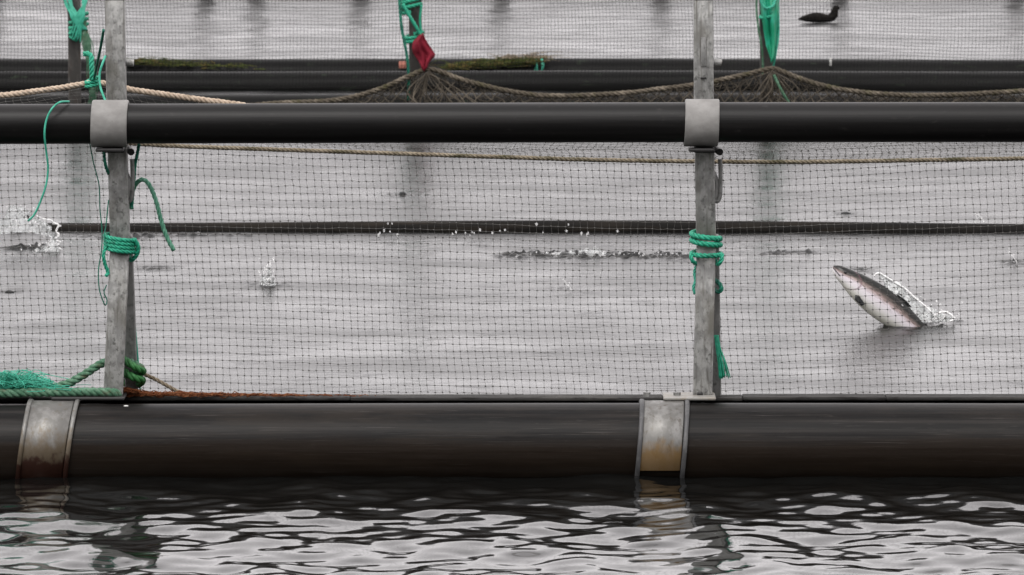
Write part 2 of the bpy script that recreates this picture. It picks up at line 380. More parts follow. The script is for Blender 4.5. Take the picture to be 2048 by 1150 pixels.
# unseen wooded slope added behind the viewer as a dark reflection for the pipes
hv, hf = [], []; hn, hm = 60, 9
for j in range(hm):
    q = j / (hm - 1)
    for i in range(hn):
        x = -700 + 1400 * i / (hn - 1); r_ = math.sin(x * .011) * 9 + math.sin(x * .037 + 1) * 4 + random.gauss(0, 1.2)
        hv.append((x, -150 - 170 * q - 30 * math.cos(x * .004), -1 + (92 + r_) * q ** .8 * (1 - .12 * abs(x) / 700)))
hf = [(j * hn + i, j * hn + i + 1, (j + 1) * hn + i + 1, (j + 1) * hn + i) for j in range(hm - 1) for i in range(hn - 1)]
M['addedwood'] = mat('added_wooded_slope', (.035, .045, .03), .9, .1, noise=[((.12, .12, .12), (.06, .065, .04), .45, .65, 5)])
tag(MB().add(hv, hf).build('added_hillside', M['addedwood']), 'unseen wooded slope added behind the viewer to darken pipe reflections', None, None, 'structure')

# ------------------------------------------------------------------ pipes
def pipe(name, p0, p1, R, m, parent, n=28, wob=0.0, seg=60):
    s = np.linspace(0, 1, seg)[:, None]; path = np.asarray(p0) + (np.asarray(p1) - np.asarray(p0)) * s
    if wob:
        path[:, 2] += wob * np.sin(path[:, 0] * 1.1 + 1) ; path[:, 1] += wob * np.sin(path[:, 0] * .7)
    return auto(MB().tube(path, R, n).build(name, m, parent), 60)

# near collar ------------------------------------------------------
near = thing('pen_collar', (0, 0, 0), 'near pen collar of thick black float pipe with handrail on two galvanised posts', 'fish pen')
R1 = .152; z1 = top_centre(807, 0, R1)
pipe('float_pipe', (-9, 0, z1), (9, 0, z1), R1, M['float'], near, 40, .002, 90)
R2, Y2 = .12, .27; z2 = P(1024, 795, .165)[2] - .012 - R2
pipe('inner_float_pipe', (-9, Y2, z2), (9, Y2, z2), R2, M['float'], near, 32, .003, 90)
M['plank'] = mat('weathered_walkway_plank', (.035, .034, .033), .8, .15, noise=[((2, 30, 30), (.07, .066, .06), .5, .68, 5), ((14, 40, 60), (.015, .014, .013), .5, .66, 5)], bump=((6, 60, 60), .5, .004))
for (pa, pb, dy, dz) in ((-2400, -300, 0, 0), (-299.7, 700, 0, .001), (700.3, 1326, .004, -.001), (1326.3, 1486, .010, -.0025), (1486.3, 1772, 0, .0015), (1772.3, 2600, .005, .0005), (2600.3, 4600, 0, 0)):
    xa, xb_ = P(pa, 795, .165)[0], P(pb, 795, .165)[0]; zp = P(1024, 795, .165)[2] + dz
    auto(MB().box(((xa + xb_) / 2, .212 + dy, zp - .006), (xb_ - xa, .095, .012), None, .003).build('walkway_plank', M['plank'], near))
RH, YH = .0705, .02
hz = lambda x: P(1024 + x / .00175, 246, YH)[2] + x * .0014
pipe('handrail', (-9, YH, hz(0) - 9 * .0014), (9, YH, hz(0) + 9 * .0014), RH, M['rail'], near, 36, .0015, 90)
zH = hz(0)

def arc_band(x0, x1, R, th, a0, a1, cy, cz, shear=0.0, n=40, lip=0.0, lipw=.012):
    """curved sheet-metal band round a pipe along x, angles from the top towards the camera; optional raised lips"""
    mb = MB()
    prof = [(x0, R + .001), (x0, R + th + lip), (x0 + lipw, R + th + lip), (x0 + lipw + .004, R + th), (x1 - lipw - .004, R + th), (x1 - lipw, R + th + lip), (x1, R + th + lip), (x1, R + .001)]
    if not lip: prof = [(x0, R + .001), (x0, R + th - .003), (x0 + .003, R + th), (x1 - .003, R + th), (x1, R + th - .003), (x1, R + .001)]
    k = len(prof); V = []
    for a in np.linspace(a0, a1, n):
        for (x, r) in prof: V.append((x + shear * r * math.cos(a), cy - r * math.sin(a), cz + r * math.cos(a)))
    f = [(i * k + j, i * k + (j + 1) % k, (i + 1) * k + (j + 1) % k, (i + 1) * k + j) for i in range(n - 1) for j in range(k)]
    f += [tuple(reversed(range(k))), tuple(range((n - 1) * k, n * k))]
    return mb.add(V, f)

def near_post(pxs, clamp, strap, peg_x, plate, steel, flange):
    """pxs: (top x, x at clamp, x at lashing, stay foot x, back leg foot x)"""
    xt, xc, xl, xf, xb = pxs
    post = MB()
    path = [P(xt - 6, -330, .125), P(xt, 0, .125), P(xc, 240, .125), P(xl, 500, .125)]
    for a, b_ in zip(path[:-1], path[1:]):
        d = (b_ - a) / np.linalg.norm(b_ - a) * .004
        post.bar(a - d * 0, b_ + d, .069, .012, .003)                      # web facing the water outside
        for sgn in (-1, 1): post.bar(a + (sgn * .030, .029, 0), b_ + (sgn * .030, .029, 0) + d, .0085, .046, .002)
    po = auto(post.build('post', M['galv'], near))
    st = MB(); a, c = P(xl, 482, .110), P(xf, 789, .070)
    st.bar(a, c, .0685, .010, .003)
    for sgn in (-1, 1): st.bar(a + (sgn * .0295, .022, 0), c + (sgn * .0295, .022, 0), .008, .034, .002)
    auto(st.build('front_stay', M['galv'], po))
    bl = MB(); bl.bar(P(xl + 12, 470, .17), P(xb, 792, .25), .045, .04, .004); auto(bl.build('back_leg', M['galvdark'], po))
    # pegs and hook on the right edge
    k = MB(); c = P(peg_x, 124, .16); k.tube([c - (.035, 0, 0), c + (.010, 0, -.003)], .013, 12); auto(k.build('peg', M['galv'], po))
    c = P(peg_x + 1, 303, .15); k = MB(); k.tube([c + (-.02, .03, .012), c + (0, -.02, 0), c + (0, -.024, 0)], .0125, 12); auto(k.build('pin', M['dark'], po))
    hk = pathP([(peg_x + 2, 318, .15), (peg_x + 3, 345, .15), (peg_x + 3, 378, .15), (peg_x + 1, 396, .15), (peg_x - 5, 403, .15), (peg_x - 14, 398, .14)], 6)
    k = MB(); k.tube(hk, .0075, 8); auto(k.build('hook', M['galvdark'], po))
    k = MB(); pl = pathP([(xc + 15, 340, .145), (xc + 24, 365, .15), (xc + 22, 400, .15)], 4); k.tube(pl, [.006] + [.011] * (len(pl) - 2) + [.006], 8); auto(k.build('lug', M['galvdark'], po))
    # clamp on the handrail
    x0, x1 = P(clamp[0], 240, YH)[0], P(clamp[1], 240, YH)[0]
    cb = arc_band(x0, x1, RH + .001, .012, -.75, PI + .25, YH, zH + x0 * .0014, .03)
    cl = auto(cb.build('handrail_clamp', M['clamp'], near), 50)
    k = MB(); xm = (x0 + x1) / 2
    k.box((xm, YH - .002, zH - RH - .022), (x1 - x0 - .03, .09, .012), None, .003)
    k.box((xm + .012, YH + .055, zH - RH - .02), (.075, .05, .035), None, .004)
    auto(k.build('clamp_shadow_lip', M['dark'], cl))  # slight lip; its dark colour stands in for the shadow under the clamp
    # strap bracket on the float, plate carrying the post
    sx0, sx1 = P(strap[0], 880, -.2)[0], P(strap[1], 880, -.2)[0]
    br = arc_band(sx0, sx1, R1 + .001, .010, -.45, strap[3], 0, z1, strap[2], 44)
    bo = auto(br.build('bracket_strap', M[steel], near), 50)
    for (q0, q1) in ((sx0 - .010, sx0 + .006), (sx1 + .002, sx1 + .018)):
        auto(arc_band(q0, q1, R1 + .002, .015, -.4, strap[3] + .18, 0, z1, strap[2], 40).build('strap_flange', M[flange], bo), 50)
    bx = P(xf, 789, .07)[0]
    k = MB(); xl0 = sx1 - .06; xr0 = bx + .045
    k.box(((xl0 + xr0) / 2, .07, z1 + R1 + .018), (xr0 - xl0, .15, .010), None, .004)
    auto(k.build('base_plate', M[plate], bo))
    for q in (sx0 + .03, sx1 - .01):
        k = MB(); k.tube([(q, .06, z1 + R1 + .018), (q, .06, z1 + R1 + .034)], .013, 6); auto(k.build('bolt', M['galvdark'], bo))
    return po
p_left = near_post((229, 233, 240, 226, 264), (184, 256), (40, 128, .14, 2.3), 262, 'dark', 'strap', 'strap')
p_right = near_post((1407, 1408, 1413, 1405, 1430), (1369, 1437), (1280, 1364, .08, 1.98), 1438, 'plate', 'strapworn', 'galvflange')
k = MB(); a = P(1407, 75, .117); c = P(1407, 132, .117); k.bar(a, c, .018, .006, .001); auto(k.build('slot', M['galvdark'], p_right))
k = MB(); c = P(1407, 156, .118); k.box(c, (.02, .006, .006), None, .001); k.build('hole', M['dark'], p_right)
k = MB(); c = P(1400, 788, .062); k.box(c, (.02, .008, .012), None, .002); k.build('bolt', M['dark'], p_right)

# floating pipe across the middle of the pen -----------------------
a, c = Pw(-900, 458), Pw(2950, 466)
pipe('floating_pipe', (a[0], a[1], .002), (c[0], c[1], .002), .044, M['oldpipe'], None, 16, .009, 120)
tag(bpy.data.objects['floating_pipe'], 'thin dark pipe lying low in the water across the middle of the pen', 'pipe')

# far collar with three posts --------------------------------------
YF = 16.0; RF = .13; zF = top_centre(188, YF, RF)
far = thing('pen_collar', (0, YF, 0), 'far side pen collar with three dark posts tied with green rope', 'fish pen')
pipe('float_pipe', (-12, YF, zF), (12, YF, zF), RF, M['farpipe'], far, 28, .003, 90)
for (xa, xb_, w) in ((150, 150, .078), (833, 832, .082), (1533, 1534, .082)):
    k = MB(); k.bar(P(xa - 4, -190, YF - .12), P(xb_, 214, YF - .12), w, .05, .006)
    auto(k.build('post', M['farsteel'], far))

# double pipe ring behind it ---------------------------------------
YB = 18.6; RB = .125
back = thing('pipe_ring', (0, YB, 0), 'pair of black float pipes lying behind the far posts and fine net', 'pipe')
zb = top_centre(142, YB, RB); pipe('float_pipe', (-14, YB, zb), (14, YB, zb), RB, M['farpipe'], back, 26, .004, 90)
YB2 = 19.4; RB2 = .13; zb2 = top_centre(118, YB2, RB2)
pipe('outer_float_pipe', (-14, YB2, zb2 + .012), (14, YB2, zb2 - .008), RB2, M['farpipe'], back, 26, .004, 90)
k = MB(); c = P(1661, 124, YB2 - RB2 - .01); k.box(c, (.014, .012, .055), None, .003); k.build('cable_tie', M['white'], back)
k = MB(); c = P(805, 130, YB2 - RB2 - .015); k.box(c, (.05, .015, .05), None, .008); k.build('red_tag', M['pink'], back)

# neighbouring pen beyond, standing just over the top of the picture: seen as its mirror image in the water
YN = 31.0
nb = thing('pen_collar', (0, YN, 0), 'neighbouring pen collar whose dark posts show as reflections along the top edge', 'fish pen')
zN = .06; pipe('float_pipe', (-18, YN, zN), (18, YN, zN), .17, M['farpipe'], nb, 20, .004, 60)
for px in (-10, 410, 512, 722, 1003, 1322, 1682, 2032):
    k = MB(); c = P(px, -30, YN); k.bar((c[0], YN - .05, .1), (c[0] + random.uniform(-.04, .04), YN - .05, .75), .15, .06, .006)
    auto(k.build('post', M['farsteel'], nb))

# ------------------------------------------------------------------ nets
def segs_mesh(A, B, r, n=3):
    A, B = np.asarray(A, float), np.asarray(B, float); d = B - A; d /= np.linalg.norm(d, axis=1)[:, None] + 1e-9
    up = np.where(np.abs(d[:, 1:2]) < .8, np.array((0, 1., 0)), np.array((1., 0, 0)))
    u = np.cross(d, up); u /= np.linalg.norm(u, axis=1)[:, None]; v = np.cross(d, u)
    a = np.arange(n) * 2 * PI / n
    ringv = u[:, None, :] * np.cos(a)[None, :, None] + v[:, None, :] * np.sin(a)[None, :, None]
    V = np.concatenate((A[:, None] + ringv * r, B[:, None] + ringv * r), 1).reshape(-1, 3)
    base = np.arange(len(A))[:, None] * 2 * n
    F = np.concatenate([base + np.array([[j, (j + 1) % n, n + (j + 1) % n, n + j]]) for j in range(n)], 0)
    return V, F
def knots_mesh(C, r, d):
    """small slanted octahedra, one for each knot"""
    a = np.array(((1.5, 0, -.55), (-1.5, 0, .55), (.35, 0, .95), (-.35, 0, -.95), (0, 1, 0), (0, -1, 0))) * r
    V = (C[:, None, :] + a[None]).reshape(-1, 3); base = np.arange(len(C))[:, None] * 6
    tri = [(0, 2, 4), (2, 1, 4), (1, 3, 4), (3, 0, 4), (2, 0, 5), (1, 2, 5), (3, 1, 5), (0, 3, 5)]
    return V, np.concatenate([base + np.array([q]) for q in tri], 0)
def net_grid(G, r, name, m, parent, knot=0.0, n=3):
    A = np.concatenate((G[:-1].reshape(-1, 3), G[:, :-1].reshape(-1, 3))); B = np.concatenate((G[1:].reshape(-1, 3), G[:, 1:].reshape(-1, 3)))
    V, F = segs_mesh(A, B, r, n)
    if knot:
        KV, KF = knots_mesh(G.reshape(-1, 3), knot, 0)
        KF = KF + len(V)
        # quads and triangles together: knots as degenerate-free triangles in their own mesh part joined through from_pydata
        me = bpy.data.meshes.new(name)
        nq, ntri = len(F), len(KF)
        V = np.concatenate((V, KV)).astype(np.float32)
        me.vertices.add(len(V)); me.vertices.foreach_set('co', V.ravel())
        loops = np.concatenate((F.ravel(), KF.ravel())).astype(np.int32)
        me.loops.add(len(loops)); me.loops.foreach_set('vertex_index', loops)
        me.polygons.add(nq + ntri)
        st = np.concatenate((np.arange(nq) * 4, nq * 4 + np.arange(ntri) * 3)).astype(np.int32)
        me.polygons.foreach_set('loop_start', st)
        me.polygons.foreach_set('loop_total', np.concatenate((np.full(nq, 4), np.full(ntri, 3))).astype(np.int32))
        me.polygons.foreach_set('use_smooth', np.ones(nq + ntri, dtype=bool))
        me.update(calc_edges=True); me.validate()
    else:
        me = np_mesh(name, V, F)
    o = link(name, me, m, parent); o['kind'] = 'stuff'; return o

CELL = .0262
YNET = .46
# rope 2: the sagging line the near net hangs from; rope 1: the upper line tied up at the left post
rope2_px = [(-1500, 296), (-700, 302), (-300, 296), (0, 284), (160, 280), (330, 291), (520, 298), (760, 306), (1000, 314), (1200, 320), (1400, 323), (1600, 324), (1800, 321), (2048, 317), (2400, 310), (3000, 304)]
rope1_px = [(-900, 250), (-400, 216), (-180, 204), (0, 191), (60, 184), (120, 176), (183, 166), (222, 169), (262, 179), (330, 189), (400, 199), (462, 207), (560, 222), (720, 243), (1000, 250), (1500, 252), (2100, 248), (2900, 240)]
jn = thing('jump_net', (0, YNET, .25), 'near side jump net of grey square mesh hung between handrail and float', 'net')
r2 = catmull([P(x, y, YNET - .02) for x, y in rope2_px], 10)
r1 = catmull([P(x, y, YNET + .06) for x, y in rope1_px], 10)
left = r2[r2[:, 0] < P(640, 300, YNET)[0] + .2]; right = r2[r2[:, 0] >= P(640, 300, YNET)[0] + .15]
MB().rope(r2, .0085, .05, 5).build('foot_rope', M['mossrope'], jn)
MB().rope(r1, .0115, .055, 6, fuzz=.3).build('headline', M['beige'], jn)
def row_off(px): return np.interp(px, [-1200, -400, 0, 140, 240, 420, 800, 1300, 1600, 1850, 2048, 2500, 3200], [20, 22, 7, 1, 0, 5, 16, 30, 27, 12, -2, -22, -20])
xsn = np.arange(-4.2, 4.6, CELL); rows = 38
zb_bottom = .20
G = np.zeros((rows, len(xsn), 3))
pxn = 1024 + xsn / .00179
ztop = np.interp(xsn, r2[:, 0], r2[:, 2])
smooth_px = row_off(pxn)
ker = np.hanning(61); ker /= ker.sum(); smooth_px = np.convolve(np.pad(smooth_px, 30, 'edge'), ker, 'valid')
for j in range(rows):
    fr = j / (rows - 1)
    wav = -(smooth_px) * .00179 * (1 - .35 * fr)
    zz = 1.145 - j * CELL * .985 + wav
    lx = .006 * math.sin(j * .21) * np.sin(xsn * 1.1 + 1) + .002 * np.sin(xsn * 3.1 + j * .2)
    G[j, :, 0] = xsn + lx + rng.normal(0, .0012, len(xsn)) + j * .0012
    G[j, :, 1] = YNET + .012 * np.sin(xsn * 2.1 + j * .12) + .02 * math.sin(PI * fr)
    G[j, :, 2] = zz + rng.normal(0, .0009, len(xsn)) + .004 * np.sin(xsn * 4.3 + j * .25)
net_grid(G, .0007, 'netting', M['net'], jn, .0029)
# upper fold of the same net, drawn up to the headline behind the handrail
rowsB = 16; GB = np.zeros((rowsB, len(xsn), 3)); z1r = np.interp(xsn, r1[:, 0], r1[:, 2])
for j in range(rowsB):
    fr = j / (rowsB - 1)
    GB[j, :, 0] = xsn + .009 * np.sin(xsn * 2 + j) + rng.normal(0, .0015, len(xsn)) + j * .002
    GB[j, :, 1] = YNET + .06 - .05 * fr + .015 * np.sin(xsn * 5 + j * .6)
    GB[j, :, 2] = z1r + (ztop - z1r) * fr + rng.normal(0, .0012, len(xsn)) + .003 * np.sin(xsn * 9 + j)
net_grid(GB, .0006, 'folded_netting', M['net'], jn, .0019)

# fine net behind the far posts
fn = thing('fine_net', (0, 17.3, .1), 'fine grey net standing upright behind the far posts', 'net')
CF = .0228; xf = np.arange(-5.6, 5.6, CF); zt = np.arange(.12, 1.42, CF)
GF = np.zeros((len(zt), len(xf), 3))
for j, z in enumerate(zt):
    GF[j, :, 0] = xf + .012 * math.sin(j * .11) + .010 * np.sin(xf * 1.7 + j * .08) + rng.normal(0, .0010, len(xf))
    GF[j, :, 1] = 17.3 + .05 * np.sin(xf * 1.1) + .02 * np.sin(xf * 3.3 + j * .1)
    GF[j, :, 2] = z + .014 * np.sin(xf * .9 + .5) + .005 * np.sin(xf * 5.1 + j * .2) + rng.normal(0, .0008, len(xf))
net_grid(GF, .0015, 'netting', M['finenet'], fn)

# heaped net along the far collar
fh = thing('heaped_net', (0, YF - .2, .2), 'dirty brown net heaped over the far collar, drawn up at each far post', 'net')
fpx = [(330, 232), (480, 214), (560, 206), (640, 203), (700, 195), (760, 178), (805, 158), (852, 139), (880, 143), (920, 158), (980, 174), (1040, 186), (1120, 192), (1250, 186), (1320, 178), (1400, 168), (1450, 158), (1500, 147), (1543, 137), (1562, 142), (1600, 157), (1650, 172), (1710, 183), (1800, 190), (1900, 190), (1980, 186), (2060, 180), (2200, 160), (2400, 185)]
YH2 = YF - .26
fr_path = catmull([P(x, y, YH2) for x, y in fpx], 8)
MB().rope(fr_path, .017, .11, 6, fuzz=.5).build('headline', M['farrope'], fh)
xk = np.arange(fr_path[0, 0] + .02, fr_path[-1, 0] - .02, .036)
zk = np.interp(xk, fr_path[:, 0], fr_path[:, 2])
A, B = [], []; zbot = P(1024, 214, YH2)[2]
r_ = random.Random(3); nrow = 4
def hp(i, j):
    h = (i * 7919 + j * 104729) % 1000 / 1000.0; h2 = (i * 15485863 + j * 32452843) % 1000 / 1000.0
    i = min(max(i, 0), len(xk) - 1); bot = min(zbot, zk[i] - .03)
    zz = zk[i] + (bot - zk[i]) * (j / nrow) ** .9
    return (xk[i] + (h - .5) * .028, YH2 + .02 + (h2 - .5) * .05, zz + (h2 - .5) * .012 - .01)
for j in range(nrow):
    for i in range(0, len(xk) - 1, 1):
        if (i + j) % 2 == 0:
            A += [hp(i, j), hp(i, j)]; B += [hp(i + 1, j + 1), hp(i - 1, j + 1)]
V, F = segs_mesh(A, B, .0036, 4); o = link('lacing', np_mesh('lacing', V, F), M['farnet'], fh); o['kind'] = 'stuff'
GH = np.zeros((9, len(xk) * 2, 3)); xk2 = np.repeat(xk, 2) + np.tile((0, .015), len(xk)); zk2 = np.interp(xk2, fr_path[:, 0], fr_path[:, 2])
for j in range(9):
    q = j / 8; GH[j, :, 0] = xk2 + rng.normal(0, .006, len(xk2)); GH[j, :, 1] = YH2 + .06 + rng.normal(0, .02, len(xk2)); GH[j, :, 2] = zk2 * (1 - q) + np.minimum(zbot, zk2 - .02) * q - .02 + rng.normal(0, .004, len(xk2))
net_grid(GH, .0017, 'gathered_mesh', M['farnet'], fh)
# bunched folds hanging at the two peaks
for (px, top) in ((855, 142), (1548, 140)):
    k = MB()
    for i in range(22):
        a = P(px + random.gauss(0, 3), top + random.uniform(0, 8), YH2 - .03); c = P(px + random.gauss(0, 42), 214, YH2 - .04 + random.gauss(0, .03))
        mid = (a + c) / 2 + np.array((random.gauss(0, .05), random.gauss(0, .02), random.gauss(-.01, .03)))
        k.tube(catmull([a, mid, c], 5), random.uniform(.0016, .0042), 4, False)
    k.build('gathered_folds', M['farnet'], fh)['kind'] = 'stuff'

# ------------------------------------------------------------------ ropes and twine
def rope_thing(name, pts, r, m, label, cat='rope', pitch=None, fuzz=0.0, plain=False, group=None, world=None):
    path = world if world is not None else pathP(pts)
    k = MB()
    if plain: k.tube(resample(path, r * 3), r, 7)
    else: k.rope(path, r, pitch, 6, fuzz=fuzz)
    return tag(k.build(name, m), label, cat, group)
def helix(px, py0, py1, Yc, ax, ay, turns, tilt=0.0, start=0.0, k=26):
    pts = []; n = int(turns * k)
    for i in range(n + 1):
        q = i / n; a = start + 2 * PI * turns * q
        c = P(px, py0 + (py1 - py0) * q, Yc)
        pts.append(c + np.array((ax * math.sin(a), -ay * math.cos(a), tilt * math.sin(a))))
    return np.array(pts)
# left post
lw = thing('rope_lashing', P(240, 490, .13), 'bright green rope wound several turns round the left near post', 'rope')
k = MB(); k.rope(helix(240, 472, 502, .135, .052, .062, 4.0, -.006, PI), .0085, .05, 7); k.build('coil', M['green'], lw)
k = MB(); k.rope(pathP([(212, 492, .09), (207, 510, .08), (210, 528, .085), (216, 545, .09), (212, 552, .08)]), .007, .045, 6); k.build('tail', M['green'], lw)
k = MB(); k.rope(pathP([(268, 478, .1), (276, 492, .11), (274, 508, .12), (262, 520, .14), (256, 505, .16)]), .0085, .05, 6); k.build('bight', M['green'], lw)
rope_thing('rope_tail', [(263, 418, .19), (262, 400, .19), (268, 375, .18), (280, 360, .17), (292, 362, .16), (303, 378, .15), (313, 405, .14), (322, 440, .14), (334, 475, .14), (348, 501, .14)], .0085, M['tailgreen'], 'stiff green rope end arching out from the left near post and hanging right', fuzz=.2)
rope_thing('twine', [(138, 203, .02), (118, 205, -.05), (102, 220, -.07), (92, 243, -.075), (89, 270, -.078), (92, 300, -.06), (96, 335, -.05), (92, 370, -.05), (80, 405, -.05), (68, 430, -.05), (56, 442, -.05)], .0037, M['twine'], 'pale green twine looped over the handrail left of the left clamp, hanging free', plain=True)
rope_thing('twine', [(172, 255, .13), (180, 290, .12), (188, 330, .12), (198, 370, .11), (200, 420, .11), (204, 460, .11), (203, 500, .10), (197, 540, .10), (199, 580, .10), (210, 610, .11), (214, 600, .12), (208, 585, .12), (213, 570, .13)], .0022, M['twinedark'], 'thin dark green twine hanging beside the left near post down to a loop', plain=True)
rope_thing('twine', [(217, 400, .12), (212, 450, .11), (208, 475, .09), (214, 488, .07)], .0022, M['twinedark'], 'short thin dark green strand running into the left lashing', plain=True)
rope_thing('rope_loop', [(208, 270, .12), (208, 300, .1), (210, 325, .1), (216, 345, .12), (224, 355, .15)], .0062, M['twinedark'], 'dark green rope loop under the left handrail clamp, left of the post', )
rope_thing('rope_strand', [(279, 275, .14), (276, 300, .15), (270, 330, .16), (268, 360, .17), (265, 395, .18), (263, 418, .19)], .0065, M['twinedark'], 'dark green rope strand hanging on the right of the left near post under the clamp')
rope_thing('twine', [(263, 520, .2), (266, 600, .22), (271, 660, .23), (276, 720, .24), (281, 790, .26)], .0030, M['twine'], 'thin green twine running down the back leg of the left near post', plain=True)
rope_thing('twine', [(207, 60, .12), (202, 90, .2), (195, 125, .35), (188, 158, .50)], .0052, M['twinedark'], 'dark green cord pulled from the left near post to the beige headline', plain=True)
tk = thing('rope_tie', P(184, 140, .5), 'bright green rope end knotted on the beige headline near the left post', 'rope')
k = MB(); k.rope(pathP([(168, 108, .52), (176, 107, .51), (183, 114, .50), (183, 128, .49), (184, 145, .49), (184, 160, .49)]), .010, .05, 6); k.build('rope_end', M['green'], tk)
k = MB(); k.rope(helix(184, 156, 172, .52, .022, .026, 2.2, .006), .007, .04, 6); k.build('knot', M['green'], tk)
rope_thing('twine', [(211, 112, .10), (204, 130, .08), (199, 150, .08), (201, 175, .07), (209, 197, .045), (216, 214, .02)], .0042, M['twine'], 'bright green twine curving down beside the left post into the clamp', plain=True)
# thick mooring rope on the float at left
mr = thing('mooring_rope', P(120, 780, .05), 'thick worn green mooring rope lying on the float and hitched round the left post', 'rope')
zt = z1 + R1
k = MB(); k.rope(pathP([(-560, 778, .06), (-250, 786, .05), (0, 787, .04), (60, 785, .035), (120, 785, .035), (180, 784, .035), (224, 785, .035), (238, 790, .06)]), .0165, .075, 7, fuzz=.15); k.build('lying_rope', M['oldgreen'], mr)
k = MB(); k.rope(pathP([(70, 785, .11), (105, 776, .11), (140, 765, .11), (170, 748, .11), (198, 730, .12), (222, 722, .17), (250, 722, .20), (268, 728, .17), (282, 737, .16), (270, 746, .22), (240, 748, .30), (215, 738, .30)]), .0155, .075, 7, fuzz=.15); k.build('hitch', M['oldgreen'], mr)
k = MB(); k.rope(pathP([(240, 752, .26), (246, 742, .17), (258, 750, .14), (272, 757, .14), (284, 760, .17), (276, 768, .24), (250, 765, .30)]), .0145, .075, 7); k.build('second_turn', M['deepgreen'], mr)
k = MB(); k.rope(pathP([(238, 716, .27), (244, 716, .17), (258, 726, .135), (272, 736, .135), (286, 742, .17), (276, 748, .27)]), .0135, .075, 7); k.build('third_turn', M['deepgreen'], mr)
rope_thing('rope_tail', [(272, 738, .3), (288, 748, .31), (310, 758, .31), (330, 769, .31), (352, 781, .31), (372, 790, .31)], .0075, M['brownrope'], 'short frayed brown rope slanting from the left post foot onto the float', fuzz=.6)
k = MB()                                                                    # frayed bundle of green fibres
for i in range(420):
    q = random.random(); a = P(-40 + 125 * q, 779, .08 + random.uniform(-.03, .05)); h = .075 * math.sin(PI * min(1, .25 + .8 * q)) * random.uniform(.3, 1)
    c = a + np.array((random.gauss(.02, .05), random.gauss(0, .025), h)); d = c + np.array((random.gauss(.02, .04), random.gauss(0, .02), -h * random.uniform(.2, .8)))
    k.tube(catmull([a, c, d], 3), .0014, 3, False)
tag(k.build('frayed_net_scrap', M['twine']), 'frayed heap of bright green fibres on the mooring rope at left edge', 'net scrap')
# right post
rw = thing('rope_lashing', P(1412, 495, .13), 'bright green rope wound two tight turns and one loose turn on right near post', 'rope')
k = MB(); k.rope(helix(1412, 466, 491, .135, .050, .062, 2.0, -.003, PI), .0105, .055, 7); k.build('tight_turns', M['green'], rw)
k = MB(); k.rope(helix(1413, 506, 509, .14, .052, .075, 1.05, .0, PI * .95), .0095, .055, 7); k.build('loose_turn', M['green'], rw)
k = MB(); k.rope(pathP([(1382, 508, .09), (1384, 520, .08), (1391, 527, .1), (1398, 522, .13)]), .008, .05, 6); k.build('bight', M['green'], rw); k = MB(); k.rope(pathP([(1444, 508, .1), (1443, 520, .09), (1436, 528, .1), (1430, 520, .14)]), .0085, .05, 6); k.build('bight', M['green'], rw)
rope_thing('rope_tail', [(1393, 530, .14), (1389, 545, .14), (1391, 562, .13), (1387, 575, .13), (1390, 588, .13)], .006, M['twine'], 'frayed pale green rope end on the left edge of the right near post', fuzz=.5)
rope_thing('rope_knot', [(1430, 560, .16), (1438, 566, .14), (1443, 576, .13), (1438, 584, .14), (1430, 580, .16)], .0085, M['twinedark'], 'dark green rope knot on the right edge of the right near post', 'rope')
k = MB(); a = pathP([(1432, 670, .17), (1436, 700, .16), (1440, 725, .15), (1443, 755, .15)])
for i in range(26): k.tube(a + np.linspace(0, 1, len(a))[:, None] * np.array((random.gauss(.003, .008), random.gauss(0, .005), random.gauss(0, .004))) + np.array((random.gauss(0, .0035), 0, 0)), .0019, 4)
tag(k.build('frayed_rope_end', M['green']), 'frayed green rope end hanging low on the right near post', 'rope')

# ------------------------------------------------------------------ things tied to the far posts
def sheet(rows_px, Yc, name, m, parent=None, pleat=.02, seed=1, nu=16, nv=20, thick=.004):
    """cloth between a left and a right outline, with hanging folds; rows_px: (y, xl, xr)"""
    r = random.Random(seed); ph = [r.uniform(0, 6) for _ in range(3)]
    yy = [q[0] for q in rows_px]; V = []
    for i in range(nv):
        y = yy[0] + (yy[-1] - yy[0]) * i / (nv - 1); xl = np.interp(y, yy, [q[1] for q in rows_px]); xr = np.interp(y, yy, [q[2] for q in rows_px])
        for j in range(nu):
            u = j / (nu - 1)
            dep = pleat * (math.sin(u * 9 + ph[0] + i * .12) + .5 * math.sin(u * 17 + ph[1] - i * .2) + .5 * math.sin(i * .5 + ph[2])) - .05 * math.sin(PI * u)
            V.append(P(xl + (xr - xl) * u + r.gauss(0, .4), y + r.gauss(0, .4) + 2 * math.sin(u * 5), Yc + dep))
    f = [(i * nu + j, i * nu + j + 1, (i + 1) * nu + j + 1, (i + 1) * nu + j) for i in range(nv - 1) for j in range(nu - 1)]
    o = MB().add(V, f).build(name, m, parent)
    sm = o.modifiers.new('thickness', 'SOLIDIFY'); sm.thickness = thick
    return o
YT = YF - .17
